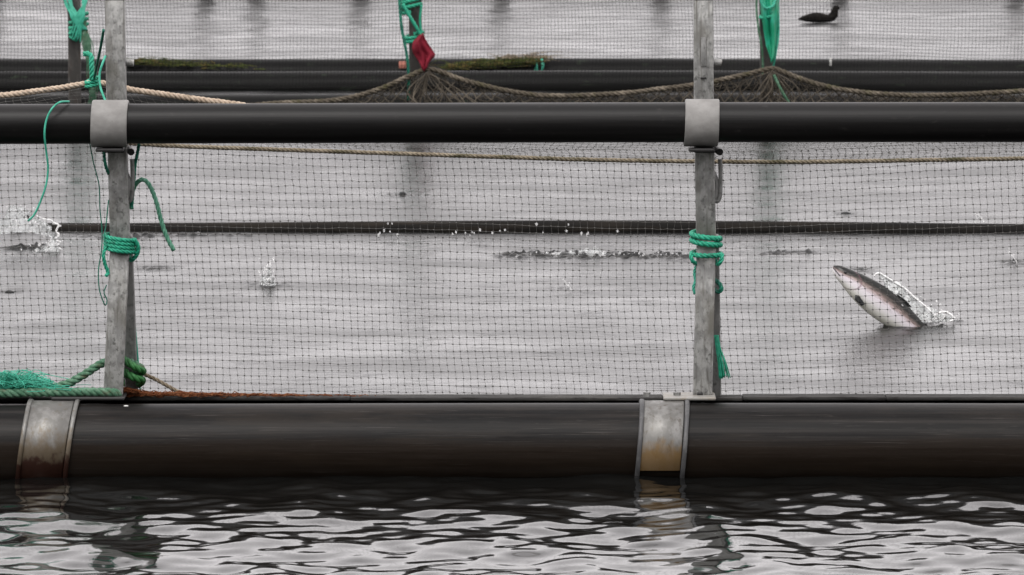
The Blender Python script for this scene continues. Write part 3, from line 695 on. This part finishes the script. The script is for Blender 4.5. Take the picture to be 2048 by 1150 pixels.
# left far post: bundle of green strands
g1 = thing('rope_bundle', P(158, 40, YT), 'tangled green net strands tied round the leftmost far post', 'rope')
k = MB()
for i in range(16): k.tube(pathP([(132 + random.gauss(0, 5), -60, YT), (136 + random.gauss(0, 5), 0, YT - .04), (150 + random.gauss(0, 5), 35, YT - .07), (165 + random.gauss(0, 5), 60, YT - .06)]), .0045, 5)
for i in range(14): k.tube(pathP([(174 + random.gauss(0, 4), -60, YT), (172 + random.gauss(0, 4), 0, YT - .04), (163 + random.gauss(0, 5), 30, YT - .07), (153 + random.gauss(0, 6), 74 + random.gauss(0, 8), YT - .06)]), .0045, 5)
k.build('strands', M['twine'], g1)
k = MB(); k.rope(helix(157, 30, 62, YT + .05, .055, .09, 3, .02), .012, .06, 6); k.build('lashing', M['green'], g1); k = MB(); k.rope(helix(156, 55, 80, YT + .05, .05, .085, 2, -.02), .010, .06, 6); k.build('lashing', M['green'], g1)
k = MB()
for i in range(26): k.tube(pathP([(168 + random.gauss(0, 5), 42, YT - .05), (174 + random.gauss(0, 5), 90, YT - .06), (184 + random.gauss(0, 4), 160, YT - .05), (186 + random.gauss(0, 4), 215, YT)]), .0030, 4)
k.build('hanging_strands', M['oldgreen'], g1)
# middle far post
g2 = thing('rope_lashing', P(828, 60, YT), 'bright green rope lashed in triangles round the middle far post', 'rope')
k = MB(); k.rope(helix(822, -22, 22, YT + .05, .062, .09, 4, .02), .013, .07, 6); k.build('turns', M['green'], g2); k = MB(); k.rope(helix(828, 66, 82, YT + .05, .055, .088, 2.2, .012), .012, .07, 6); k.build('turns', M['green'], g2)
k = MB(); k.rope(pathP([(806, 8, YT - .05), (818, 30, YT - .06), (831, 52, YT - .06), (842, 72, YT - .05)]), .012, .07, 6); k.build('diagonal_strand', M['green'], g2); k = MB(); k.rope(pathP([(843, 10, YT - .05), (840, 40, YT - .05), (843, 68, YT - .05)]), .008, .06, 6); k.build('diagonal_strand', M['green'], g2)
k = MB(); k.rope(pathP([(797, -30, YT), (800, 20, YT - .03), (804, 60, YT - .04), (811, 95, YT - .04), (816, 130, YT - .04), (817, 160, YT - .03), (817, 200, YT)]), .010, .08, 6); k.build('hanging_line', M['twinedark'], g2)
tag(sheet([(68, 841, 846), (84, 826, 853), (98, 824, 862), (112, 830, 871), (118, 835, 864), (128, 841, 857), (140, 846, 852)], YT - .07, 'red_cloth', M['red'], pleat=.018, seed=4), 'red cloth rag hanging from the middle far post under green rope', 'cloth')
# right far post
gs = sheet([(-30, 1520, 1552), (0, 1521, 1556), (14, 1522, 1556), (30, 1523, 1556), (50, 1527, 1555), (70, 1529, 1556), (85, 1531, 1556), (100, 1535, 1553), (112, 1539, 1550), (124, 1542, 1546)], YT - .05, 'green_sheet', M['greencloth'], pleat=.022, seed=9)
tag(gs, 'bunched green plastic sheet tapering to a point on the right far post', 'plastic sheet')
g3 = thing('rope_lashing', P(1535, 20, YT), 'pale green rope loops round the green sheet on the right far post', 'rope')
k = MB(); k.rope(pathP([(1516, -40, YT), (1513, 10, YT - .02), (1516, 50, YT - .04), (1521, 80, YT - .05), (1525, 110, YT - .04), (1526, 150, YT - .02)]), .0075, .06, 6); k.build('left_line', M['oldgreen'], g3)
k = MB(); k.rope(pathP([(1522, -30, YT - .1), (1522, 0, YT - .12), (1528, 14, YT - .13), (1538, 16, YT - .13), (1547, 10, YT - .12), (1551, -10, YT - .1), (1551, -30, YT - .1)]), .009, .06, 6); k.build('loop', M['twine'], g3); k = MB(); k.rope(pathP([(1556, -30, YT - .05), (1557, 30, YT - .06), (1557, 70, YT - .06), (1552, 105, YT - .07), (1546, 135, YT - .05)]), .007, .06, 6); k.build('right_line', M['twine'], g3)
k = MB(); k.rope(helix(1538, 24, 36, YT - .02, .055, .09, 1.6, .015), .011, .06, 6); k.build('knot', M['green'], g3)
rope_thing('rope_end', [(1548, 150, YH2 - .05), (1558, 172, YH2 - .06), (1568, 190, YH2 - .06), (1580, 210, YH2 - .04)], .010, M['oldgreen'], 'pale green rope end slanting over the heaped net by the right far post')

# weed on the far pipes
def weed(px0, px1, py0, py1, Yc, n, h, seed, label, m=None, r=.0026, bias=1.0):
    rr = random.Random(seed); k = MB()
    for i in range(n):
        q = rr.random() ** bias; a = P(px0 + (px1 - px0) * q + rr.gauss(0, 6), py0 + (py1 - py0) * q + rr.gauss(0, 3.5), Yc + rr.uniform(-.08, .06))
        hh = h * (.35 + .65 * math.sin(PI * min(1, q + .15)) ** .6) * rr.uniform(.1, 1) ** 1.5
        b_ = a + np.array((rr.gauss(0, .05), rr.gauss(-.02, .03), hh)); c = b_ + np.array((rr.gauss(0, .07), rr.gauss(-.03, .03), -hh * rr.uniform(0, 1.6)))
        k.tube(catmull([a, b_, c], 3), [r * 1.3, r * 1.3, r * 1.3, r, r, r * .5, r * .4][:7], 3, False)
    return tag(k.build('seaweed', m or M['moss']), label, 'seaweed')
weed(900, 1066, 136, 122, YB2 - .13, 420, .035, 5, 'green brown weed hanging over the far pipe right of the red cloth')
weed(1000, 1092, 119, 116, YB2 - .06, 130, .03, 6, 'pale straw weed tuft at the end of the green weed on far pipe', M['brownrope'], .002)
weed(262, 520, 124, 136, YB2 - .1, 240, .026, 8, 'green brown weed on the far pipe right of the left near post', None, .0026, 2.4)
for (px, lab) in ((1073, 'left of the two pale green twine ends hanging over the far pipe'), (1085, 'right of the two pale green twine ends hanging over the far pipe')):
    k = MB()
    for i in range(8): k.tube([P(px - 1 + random.gauss(0, .8), 117, YB2 - .17), P(px + random.gauss(0, 1), 130, YB2 - .19), P(px + random.gauss(0, 2.2), 141, YB2 - .2)], .0045, 4)
    tag(k.build('twine_end', M['twine']), lab, 'twine')

# dry brown weed on the near float behind the left post
def debris(px0, px1, py, Yc, n, seed, label, h=.016):
    rr = random.Random(seed); k = MB()
    for i in range(n):
        q = abs(rr.gauss(0, .33)); a = P(px0 + (px1 - px0) * q, py, Yc + rr.uniform(-.07, .05)); hh = h * max(.1, 1 - q) * rr.random()
        a[2] += hh; th = rr.uniform(-.6, .6) + (PI if rr.random() < .5 else 0); L = rr.uniform(.012, .05)
        d = np.array((math.cos(th) * L, rr.gauss(0, .012), math.sin(th) * L * .22))
        k.tube([a - d / 2, a + (rr.gauss(0, .003), 0, rr.gauss(0, .004)), a + d / 2], rr.uniform(.0009, .0021), 3, False)
    return tag(k.build('dry_weed', M['debris']), label, 'weed', None, 'stuff')
debris(215, 760, 792, .21, 950, 1, 'rust brown dry weed strewn along the float beside the left post')
debris(243, 300, 787, .20, 420, 2, 'rust brown weed heap at the foot of the left near post', .022)
k = MB(); k.ball(P(252, 812, -.03), .006, 6, 4, (1.6, 1, .5)); tag(k.build('shell_chip', M['white']), 'tiny white chip lying on the near float below the left post', 'chip')

# ------------------------------------------------------------------ leaping trout
def fish_material():
    m = bpy.data.materials.new('trout_skin'); m.use_nodes = True; t = m.node_tree; b = t.nodes['Principled BSDF']
    b.inputs['Roughness'].default_value = .3; b.inputs['Specular IOR Level'].default_value = .25
    uv = t.nodes.new('ShaderNodeUVMap'); uv.uv_map = 'skin'; sx = t.nodes.new('ShaderNodeSeparateXYZ'); t.links.new(uv.outputs[0], sx.inputs[0])
    n = t.nodes.new('ShaderNodeTexNoise'); n.inputs['Scale'].default_value = 24; n.inputs['Detail'].default_value = 6; t.links.new(uv.outputs[0], n.inputs['Vector'])
    ad = t.nodes.new('ShaderNodeMath'); ad.operation = 'MULTIPLY_ADD'; ad.inputs[1].default_value = .26; t.links.new(n.outputs['Fac'], ad.inputs[0]); t.links.new(sx.outputs[1], ad.inputs[2])
    cr = t.nodes.new('ShaderNodeValToRGB'); e = cr.color_ramp.elements
    e[0].position = .12; e[0].color = (.62, .61, .52, 1); e[1].position = 1; e[1].color = (.008, .009, .008, 1)
    for p, c in ((.30, (.70, .69, .64)), (.48, (.72, .69, .71)), (.64, (.62, .57, .61)), (.75, (.30, .235, .225)), (.82, (.15, .115, .105)), (.90, (.03, .026, .022)), (.96, (.008, .008, .007))):
        q = e.new(p); q.color = (*c, 1)
    hd = t.nodes.new('ShaderNodeMapRange'); hd.inputs[1].default_value = .02; hd.inputs[2].default_value = .17; hd.inputs[3].default_value = .20; hd.inputs[4].default_value = 0; t.links.new(sx.outputs[0], hd.inputs[0])
    a2 = t.nodes.new('ShaderNodeMath'); a2.operation = 'ADD'; t.links.new(ad.outputs[0], a2.inputs[0]); t.links.new(hd.outputs[0], a2.inputs[1])   # the head is dark further down
    t.links.new(a2.outputs[0], cr.inputs[0])
    vo = t.nodes.new('ShaderNodeTexVoronoi'); vo.inputs['Scale'].default_value = 22; t.links.new(uv.outputs[0], vo.inputs['Vector'])
    r = t.nodes.new('ShaderNodeMapRange'); r.inputs[1].default_value = .22; r.inputs[2].default_value = .32; r.inputs[3].default_value = 1; r.inputs[4].default_value = 0; t.links.new(vo.outputs['Distance'], r.inputs[0])
    r2_ = t.nodes.new('ShaderNodeMapRange'); r2_.inputs[1].default_value = .5; r2_.inputs[2].default_value = .75; t.links.new(sx.outputs[1], r2_.inputs[0])
    mu = t.nodes.new('ShaderNodeMath'); mu.operation = 'MULTIPLY'; t.links.new(r.outputs[0], mu.inputs[0]); t.links.new(r2_.outputs[0], mu.inputs[1])
    mx = t.nodes.new('ShaderNodeMix'); mx.data_type = 'RGBA'; mx.inputs[7].default_value = (.025, .02, .02, 1)
    t.links.new(mu.outputs[0], mx.inputs['Factor']); t.links.new(cr.outputs[0], mx.inputs[6])
    # gill cover line
    w = t.nodes.new('ShaderNodeMath'); w.operation = 'SUBTRACT'; w.inputs[1].default_value = .215; t.links.new(sx.outputs[0], w.inputs[0])
    cu = t.nodes.new('ShaderNodeMath'); cu.operation = 'MULTIPLY_ADD'; cu.inputs[1].default_value = -.10; 
    sq = t.nodes.new('ShaderNodeMath'); sq.operation = 'SUBTRACT'; sq.inputs[1].default_value = .5; t.links.new(sx.outputs[1], sq.inputs[0])
    s2 = t.nodes.new('ShaderNodeMath'); s2.operation = 'MULTIPLY'; t.links.new(sq.outputs[0], s2.inputs[0]); t.links.new(sq.outputs[0], s2.inputs[1])
    s3 = t.nodes.new('ShaderNodeMath'); s3.operation = 'MULTIPLY_ADD'; s3.inputs[1].default_value = .35; t.links.new(s2.outputs[0], s3.inputs[0]); t.links.new(w.outputs[0], s3.inputs[2])
    ab = t.nodes.new('ShaderNodeMath'); ab.operation = 'ABSOLUTE'; t.links.new(s3.outputs[0], ab.inputs[0])
    gl = t.nodes.new('ShaderNodeMapRange'); gl.inputs[1].default_value = .003; gl.inputs[2].default_value = .009; gl.inputs[3].default_value = .5; gl.inputs[4].default_value = 0; t.links.new(ab.outputs[0], gl.inputs[0])
    mg = t.nodes.new('ShaderNodeMix'); mg.data_type = 'RGBA'; mg.inputs[7].default_value = (.12, .05, .07, 1); t.links.new(gl.outputs[0], mg.inputs['Factor']); t.links.new(mx.outputs[2], mg.inputs[6])
    t.links.new(mg.outputs[2], b.inputs['Base Color'])
    return m
def trout(name, L, axis0, axis1, roll, label):
    """snout at axis0, body running towards axis1; continuous body, fins and eye as children"""
    axis0, axis1 = np.asarray(axis0), np.asarray(axis1)
    ex = (axis1 - axis0) / np.linalg.norm(axis1 - axis0)                     # head to tail
    side = np.array((0, -1., 0)); side -= ex * side.dot(ex); side /= np.linalg.norm(side); up = np.cross(side, ex)
    if up[2] < 0: up = -up
    cr_, sr = math.cos(roll), math.sin(roll); up, side = up * cr_ + side * sr, side * cr_ - up * sr
    s = np.array((0, .012, .03, .06, .10, .15, .20, .27, .35, .43, .52, .61, .70, .78, .85, .90, .93))
    hu = np.array((.008, .019, .027, .035, .042, .053, .062, .072, .079, .080, .074, .063, .050, .038, .029, .026, .027)) * L / .62 * .78
    hl = np.array((.009, .020, .029, .039, .045, .058, .068, .079, .085, .085, .078, .064, .047, .035, .028, .026, .027)) * L / .62 * .80
    wd = np.array((.003, .011, .017, .024, .031, .038, .043, .047, .049, .048, .044, .037, .028, .019, .012, .007, .005)) * L / .62
    si = np.linspace(0, .93, 44); n = 24
    HU, HL, WD = (np.interp(si, s, q) for q in (hu, hl, wd))
    for A_ in (HU, HL, WD): A_[1:-1] = (A_[:-2] + 2 * A_[1:-1] + A_[2:]) / 4
    def pt(sv, a, hu_, hl_, wd_):
        bend = .04 * L * (sv - .35) ** 2                                      # tail sweeping down
        c = axis0 + ex * sv * L - up * bend
        y, z = math.sin(a), math.cos(a)
        return c + side * y * wd_ + up * (z * (hu_ if z > 0 else hl_))
    V, uvs = [], []
    for i, sv in enumerate(si):
        for j in range(n):
            a = 2 * PI * j / n; V.append(pt(sv, a, HU[i], HL[i], WD[i])); uvs.append((sv, (math.cos(a) + 1) / 2))
    f = [(i * n + j, i * n + (j + 1) % n, (i + 1) * n + (j + 1) % n, (i + 1) * n + j) for i in range(len(si) - 1) for j in range(n)]
    f += [tuple(reversed(range(n))), tuple(range((len(si) - 1) * n, len(si) * n))]
    body = MB().add(V, f).build(name, fish_material())
    ul = body.data.uv_layers.new(name='skin')
    for lp in body.data.loops: ul.data[lp.index].uv = uvs[lp.vertex_index]
    tag(body, label, 'fish')
    def fin(nm, pts, th, m):
        pts = [np.asarray(p) for p in pts]; c = sum(pts) / len(pts); nrm = np.cross(pts[1] - pts[0], pts[2] - pts[0]); nrm /= np.linalg.norm(nrm)
        k_ = len(pts); V = [p + nrm * th for p in pts] + [p - nrm * th for p in pts]
        ff = [tuple(range(k_)), tuple(reversed(range(k_, 2 * k_)))] + [(i, (i + 1) % k_, k_ + (i + 1) % k_, k_ + i) for i in range(k_)]
        return MB().add(V, ff).build(nm, m, body, False)
    at = lambda sv, u_, d_: axis0 + ex * sv * L - up * (.04 * L * (sv - .35) ** 2) + up * u_ * L + side * d_ * L
    H = lambda sv: np.interp(sv, si, HU) / L; HLo = lambda sv: np.interp(sv, si, HL) / L; WW = lambda sv: np.interp(sv, si, WD) / L
    fin('dorsal_fin', [at(.40, H(.40) - .01, 0), at(.45, H(.45) + .008, .004), at(.52, H(.52) + .016, .006), at(.57, H(.57) + .012, .004), at(.54, H(.54) - .01, 0)], .0025, M['fishback'])
    fin('tail_fin', [at(.91, .035, 0), at(1.0, .12, 0), at(.985, 0, 0), at(1.0, -.12, 0), at(.91, -.035, 0)], .003, M['fishback'])
    for d in (1, -1):
        fin('pectoral_fin', [at(.225, -HLo(.22) * .72, d * WW(.22) * .7), at(.24, -HLo(.24) * .95, d * (WW(.24) * .75 + .006)), at(.30, -HLo(.3) * .93, d * (WW(.3) * .75 + .010)), at(.31, -HLo(.3) * .72, d * (WW(.3) * .9 + .008)), at(.245, -HLo(.24) * .55, d * WW(.24) * .88)], .0015, M['fishback'])
        fin('pelvic_fin', [at(.52, -HLo(.52) * .9, d * .02), at(.55, -HLo(.55) - .03, d * .035), at(.59, -HLo(.58) - .022, d * .035), at(.58, -HLo(.58) * .88, d * .02)], .0015, M['fishback'])
        e_ = MB(); c = at(.085, .016, d * (WW(.085) * .90)); e_.ball(c, L * .0115, 10, 8); e_.build('eye', M['dark'], body)
    j = MB(); j.tube(catmull([at(.004, -.006, .008), at(.03, -.012, WW(.03) * .96), at(.07, -.022, WW(.07) * .97)], 6), L * .0035, 6); j.build('jaw_line', M['fishback'], body)
    return body
enter = Pw(1822, 652)
sn = P(1667, 532, enter[1] + .02)
trout('leaping_trout', .66, sn, P(1822, 650, enter[1]), -.06, 'silver trout with dark back leaping out of the water at right')

# ------------------------------------------------------------------ splashes
def film(base_px, top_px, depth, name, seed, parent, nu=40, nv=9, rag=.012, m='foam'):
    """thin ragged sheet of thrown water: outer and inner skin, closed at the rim"""
    r = np.random.default_rng(seed); b0 = catmull([P(x, y, Yc) for x, y, Yc in base_px], 10); t0 = catmull([P(x, y, Yc) for x, y, Yc in top_px], 10)
    b0 = resample(b0, np.linalg.norm(np.diff(b0, axis=0), axis=1).sum() / nu)[:nu]; t0 = resample(t0, np.linalg.norm(np.diff(t0, axis=0), axis=1).sum() / nu)[:nu]
    m_ = min(len(b0), len(t0)); b0, t0 = b0[:m_], t0[:m_]
    fr, bk = [], []
    for i in range(nv):
        q = i / (nv - 1); row = b0 + (t0 - b0) * q; th = depth * (1 - .6 * q)
        row = row + r.normal(0, rag * .35, row.shape) * (1 if 0 < i else .2)
        if i == nv - 1: row[:, 2] += r.normal(0, rag, m_)
        fr.append(row - (0, th, 0)); bk.append(row + (0, th, 0) + r.normal(0, rag * .2, row.shape))
    V = np.concatenate(fr + bk); F_ = []
    o2 = nv * m_
    for i in range(nv - 1):
        for j in range(m_ - 1):
            F_.append((i * m_ + j, i * m_ + j + 1, (i + 1) * m_ + j + 1, (i + 1) * m_ + j)); F_.append((o2 + i * m_ + j, o2 + (i + 1) * m_ + j, o2 + (i + 1) * m_ + j + 1, o2 + i * m_ + j + 1))
    e = (nv - 1) * m_
    for j in range(m_ - 1): F_.append((e + j, e + j + 1, o2 + e + j + 1, o2 + e + j)); F_.append((j, o2 + j, o2 + j + 1, j + 1))
    for i in range(nv - 1): F_.append((i * m_, (i + 1) * m_, o2 + (i + 1) * m_, o2 + i * m_)); F_.append((i * m_ + m_ - 1, o2 + i * m_ + m_ - 1, o2 + (i + 1) * m_ + m_ - 1, (i + 1) * m_ + m_ - 1))
    MB().add(V, F_).build(name, M[m], parent)
    return (fr[-1] + bk[-1]) / 2
def drops(pts, name, parent, seed, smin=.003, smax=.008):
    r = random.Random(seed); k = MB()
    for p in pts: k.ball(p, r.uniform(smin, smax), 6, 4, (r.uniform(.8, 1.3), 1, r.uniform(.8, 1.4)))
    o = k.build(name, M['drop'], parent); o['kind'] = 'stuff'; return o
def cloudpts(px, py, sx_, sy_, Yc, n, seed):
    r = random.Random(seed); return [P(px + r.gauss(0, sx_), py + r.gauss(0, sy_), Yc + r.gauss(0, .03)) for _ in range(n)]
e1 = enter[1]
s1 = thing('water_splash', Pw(1860, 645), 'thin sheet of water flung up behind the back of the leaping trout', 'splash')
rim = film([(1775, 580, e1), (1800, 610, e1), (1835, 643, e1 + .02), (1870, 645, e1 + .03), (1913, 642, e1 + .03)],
           [(1757, 547, e1 + .02), (1785, 562, e1 + .03), (1812, 580, e1 + .03), (1840, 602, e1 + .04), (1880, 626, e1 + .05), (1912, 636, e1 + .05)], .006, 'water_film', 3, s1)
k = MB(); k.tube(catmull([P(x, y, e1 + .02) for x, y in ((1748, 552), (1757, 546), (1770, 553), (1792, 566), (1812, 579), (1830, 596), (1850, 612), (1862, 624))], 6), .0042, 6); k.build('bright_rim', M['rim'], s1); k = MB(); k.tube(catmull([P(x, y, e1 + .02) for x, y in ((1868, 632), (1885, 624), (1900, 628), (1908, 638), (1898, 643))], 6), .005, 6); k.build('bright_rim', M['rim'], s1)
drops(cloudpts(1850, 622, 30, 12, e1 + .02, 60, 5) + cloudpts(1880, 640, 18, 4, e1, 40, 6), 'drops', s1, 4, .002, .005)
# big splash by the left edge
w2 = Pw(60, 505); s2 = thing('water_splash', w2, 'big churned splash breaking through the floating pipe line at the left edge', 'splash')
film([(-60, 466, w2[1] + .3), (0, 468, w2[1] + .3), (50, 464, w2[1] + .25), (88, 470, w2[1] + .2), (112, 478, w2[1] + .1)], [(-60, 444, w2[1] + .3), (0, 440, w2[1] + .3), (30, 437, w2[1] + .3), (70, 433, w2[1] + .25), (90, 444, w2[1] + .2), (104, 460, w2[1] + .15), (111, 475, w2[1] + .1)], .008, 'water_hump', 7, s2, 44, 9, .010, 'film')
film([(6, 444, w2[1] + .35), (35, 445, w2[1] + .35), (66, 438, w2[1] + .3)], [(8, 440, w2[1] + .35), (16, 415, w2[1] + .35), (30, 409, w2[1] + .35), (48, 415, w2[1] + .33), (60, 427, w2[1] + .3), (65, 436, w2[1] + .3)], .004, 'thrown_film', 8, s2, 26, 7, .006, 'film')
film([(60, 506, w2[1]), (85, 511, w2[1]), (104, 511, w2[1]), (120, 505, w2[1])], [(61, 503, w2[1] + .04), (84, 499, w2[1] + .05), (96, 486, w2[1] + .08), (108, 474, w2[1] + .08), (119, 502, w2[1] + .04)], .006, 'side_film', 9, s2, 30, 8, .008, 'film')
for pp_, rr0 in ((((73, 431), (88, 438), (102, 440), (110, 447)), .003), (((106, 446), (117, 450), (112, 462), (118, 470), (109, 478)), .005), (((108, 480), (121, 484), (115, 492), (124, 500)), .0035)):
    c = catmull([P(x, y, w2[1] + .1) for x, y in pp_], 6); k = MB(); k.tube(c, [rr0 * random.uniform(.5, 1.3) for _ in c], 7); k.build('bright_rim', M['rim'], s2)
drops(cloudpts(75, 448, 30, 8, w2[1] + .2, 34, 1) + cloudpts(100, 490, 18, 8, w2[1], 30, 2) + cloudpts(30, 415, 20, 4, w2[1] + .3, 10, 3), 'drops', s2, 5, .002, .006)
# small splash left of the middle
w3 = Pw(537, 572); s3 = thing('water_splash', w3, 'small pointed splash with a dark fish nose left of the centre', 'splash')
film([(520, 571, w3[1]), (530, 574, w3[1]), (545, 574, w3[1]), (555, 571, w3[1])], [(521, 570, w3[1] + .02), (526, 550, w3[1] + .02), (533, 556, w3[1] + .02), (540, 532, w3[1] + .02), (547, 558, w3[1] + .02), (555, 570, w3[1] + .02)], .006, 'thrown_film', 11, s3, 26, 8, .007, 'film')
drops(cloudpts(536, 552, 9, 14, w3[1], 46, 7) + [P(547, 517, w3[1]), P(540, 524, w3[1])], 'drops', s3, 6, .003, .007)
# broken crest line in the middle of the pen
w4 = Pw(1190, 515); s4 = thing('water_splash', w4, 'long broken crest of churned water left of the right near post', 'splash')
cps = []
r = random.Random(9)
for i in range(90):
    px = r.uniform(1030, 1385); cps.append(P(px, 513 + r.gauss(-3, 3) - 5 * math.exp(-((px - 1170) / 40) ** 2), Pw(px, 516)[1] + r.gauss(0, .05)))
drops(cps, 'drops', s4, 8, .0015, .0045)
film([(1065, 515, w4[1]), (1120, 516, w4[1]), (1170, 514, w4[1]), (1215, 513, w4[1])], [(1065, 509, w4[1] + .04), (1110, 505, w4[1] + .04), (1155, 502, w4[1] + .04), (1178, 497, w4[1] + .04), (1215, 508, w4[1] + .04)], .02, 'crest', 13, s4, 44, 6, .008, 'film')
film([(1225, 519, w4[1]), (1270, 521, w4[1]), (1310, 522, w4[1]), (1385, 521, w4[1])], [(1225, 509, w4[1] + .05), (1245, 507, w4[1] + .05), (1290, 512, w4[1] + .05), (1385, 509, w4[1] + .05)], .02, 'crest', 14, s4, 44, 6, .009, 'film')
# spray of drops against the floating pipe
ypipe = Pw(970, 470)[1] - .12
fr5 = [(760, 466), (768, 461), (776, 447), (784, 447), (795, 470), (757, 470), (905, 468), (912, 464), (931, 466), (944, 464), (948, 466), (960, 460), (985, 466), (1000, 462), (1073, 448), (1086, 465), (1137, 449), (1133, 462), (1163, 467), (1176, 467), (1174, 470), (940, 470), (1010, 460), (780, 463), (1235, 462)]
k = MB()
for x, y in fr5: k.ball(P(x, y, ypipe), random.uniform(.003, .0065), 6, 4, (1, 1, random.uniform(1, 2)))
tag(k.build('water_drops', M['drop']), 'scattered white drops in the air before the floating pipe', 'drops', None, 'stuff')
# thin arcs of water thrown up here and there
for pts, lab in ((((1127, 560), (1131, 566), (1138, 572), (1142, 580)), 'small thin arc of water below the broken crest'),
                 (((1952, 448), (1954, 430), (1960, 432), (1968, 444)), 'small pointed jet of water just above the floating pipe at right'),
                 (((2016, 500), (2022, 508), (2030, 518), (2034, 526)), 'thin slanting jet of water at the right edge of the pen'),
                 (((1520, 497), (1524, 503), (1640, 505), (1652, 495)), 'faint line of foam flecks right of the right near post')):
    w = Pw(pts[-1][0], pts[-1][1] + 4); k = MB()
    c = catmull([P(x, y, w[1]) for x, y in pts], 7)
    if 'flecks' in lab:
        for i in range(26): k.ball(P(random.uniform(1512, 1655), 506 + random.gauss(0, 2), w[1]), random.uniform(.002, .006), 6, 4, (1.6, 1, .8))
    else:
        k.tube(c, np.linspace(.002, .0045, len(c)), 6)
        for i in range(6): k.ball(c[random.randrange(len(c))] + np.array((random.gauss(0, .008), 0, random.gauss(0, .008))), .003, 6, 4)
    o = tag(k.build('water_jet', M['drop']), lab, 'splash')
    if 'flecks' in lab: o['kind'] = 'stuff'

# ------------------------------------------------------------------ backs and fins just breaking the surface
def back_fin(px, py, L, h, lean, label):
    c = Pw(px, py); k = MB(); V = []; n = 9; m_ = 8
    for i in range(n):
        s = i / (n - 1); hh = h * math.sin(PI * s ** .8) ** .8 + .002; w = .25 * L * math.sin(PI * min(.98, max(.02, s))) ** .7 * .35 + .002
        for j in range(m_):
            a = PI * j / (m_ - 1) - PI / 2
            V.append(c + np.array(((s - .5) * L + lean * max(0, math.cos(a)) * hh, math.sin(a) * w, math.cos(a) * hh - .006)))
    f = [(i * m_ + j, i * m_ + j + 1, (i + 1) * m_ + j + 1, (i + 1) * m_ + j) for i in range(n - 1) for j in range(m_ - 1)]
    k.add(V, f); o = k.build('fish_back', M['fishback']); tag(o, label, 'fish', 'fish backs breaking the surface')
back_fin(805, 391, .055, .026, .2, 'dark fish fin breaking the surface between the rope and the floating pipe')
back_fin(1693, 429, .075, .020, .0, 'dark fish back breaking the surface just above the pipe, right of right post')
back_fin(20, 585, .055, .016, .0, 'dark fish back breaking the surface below the big splash at left edge')
back_fin(312, 539, .05, .010, .1, 'dark low fish back right of the lashing on the left near post')
back_fin(2032, 526, .03, .032, -.2, 'dark fish fin under the thin water jet at the right edge')
back_fin(1722, 539, .055, .010, .0, 'dark low fish back just behind the head of the leaping trout')
back_fin(529, 570, .02, .030, -.5, 'small dark fish nose at the foot of the small splash')
back_fin(541, 575, .075, .012, .1, 'dark fish back lying under the small pointed splash')

# ------------------------------------------------------------------ dark water bird beyond the pipes
bp = Pw(1628, 41)
bird = MB(); xs_ = P(1580, 40, bp[1])[0]; u_ = P(1581, 40, bp[1])[0] - xs_              # metres per picture step there
prof = [(-38, 2.5, 1.5), (-32, 4, 3), (-22, 6.5, 6), (-10, 8.5, 9), (2, 8.5, 9), (14, 7, 8), (22, 6.5, 7), (28, 7, 6.5)]
V = []; n = 14
path = [(-42, 2.5), (-34, 3.5), (-22, 4.8), (-8, 5.8), (6, 5.2), (18, 4.2), (25, 7), (30, 12), (31, 17), (32, 21), (34, 24), (37, 25), (41, 24)]
rad = [(1, 1), (4, 4.5), (8, 8), (11, 10), (11, 9.5), (10, 8), (9, 9), (7, 8.5), (6.5, 7.5), (6.5, 7), (6.5, 6.5), (5.5, 5), (2, 2)]
pp = np.array([(bp[0] + (a + 10) * u_, bp[1], b_ * u_) for a, b_ in path]); pc = catmull(pp, 4)
rr_ = np.array([catmull([(q[0], q[1], 0) for q in rad], 4)])[0] * u_
T, N, B = frames(pc)
for i in range(len(pc)):
    yv = np.array((0, 1., 0)); zv = np.cross(T[i], yv); zv /= np.linalg.norm(zv)
    for j in range(n): a = 2 * PI * j / n; V.append(pc[i] + yv * math.sin(a) * rr_[i, 0] + zv * math.cos(a) * rr_[i, 1])
f = [(i * n + j, i * n + (j + 1) % n, (i + 1) * n + (j + 1) % n, (i + 1) * n + j) for i in range(len(pc) - 1) for j in range(n)]
f += [tuple(reversed(range(n))), tuple(range((len(pc) - 1) * n, len(pc) * n))]
tag(bird.add(V, f).build('water_bird', M['bird']), 'dark bird shape with upright neck floating beyond the far pipes, upper right', 'bird')
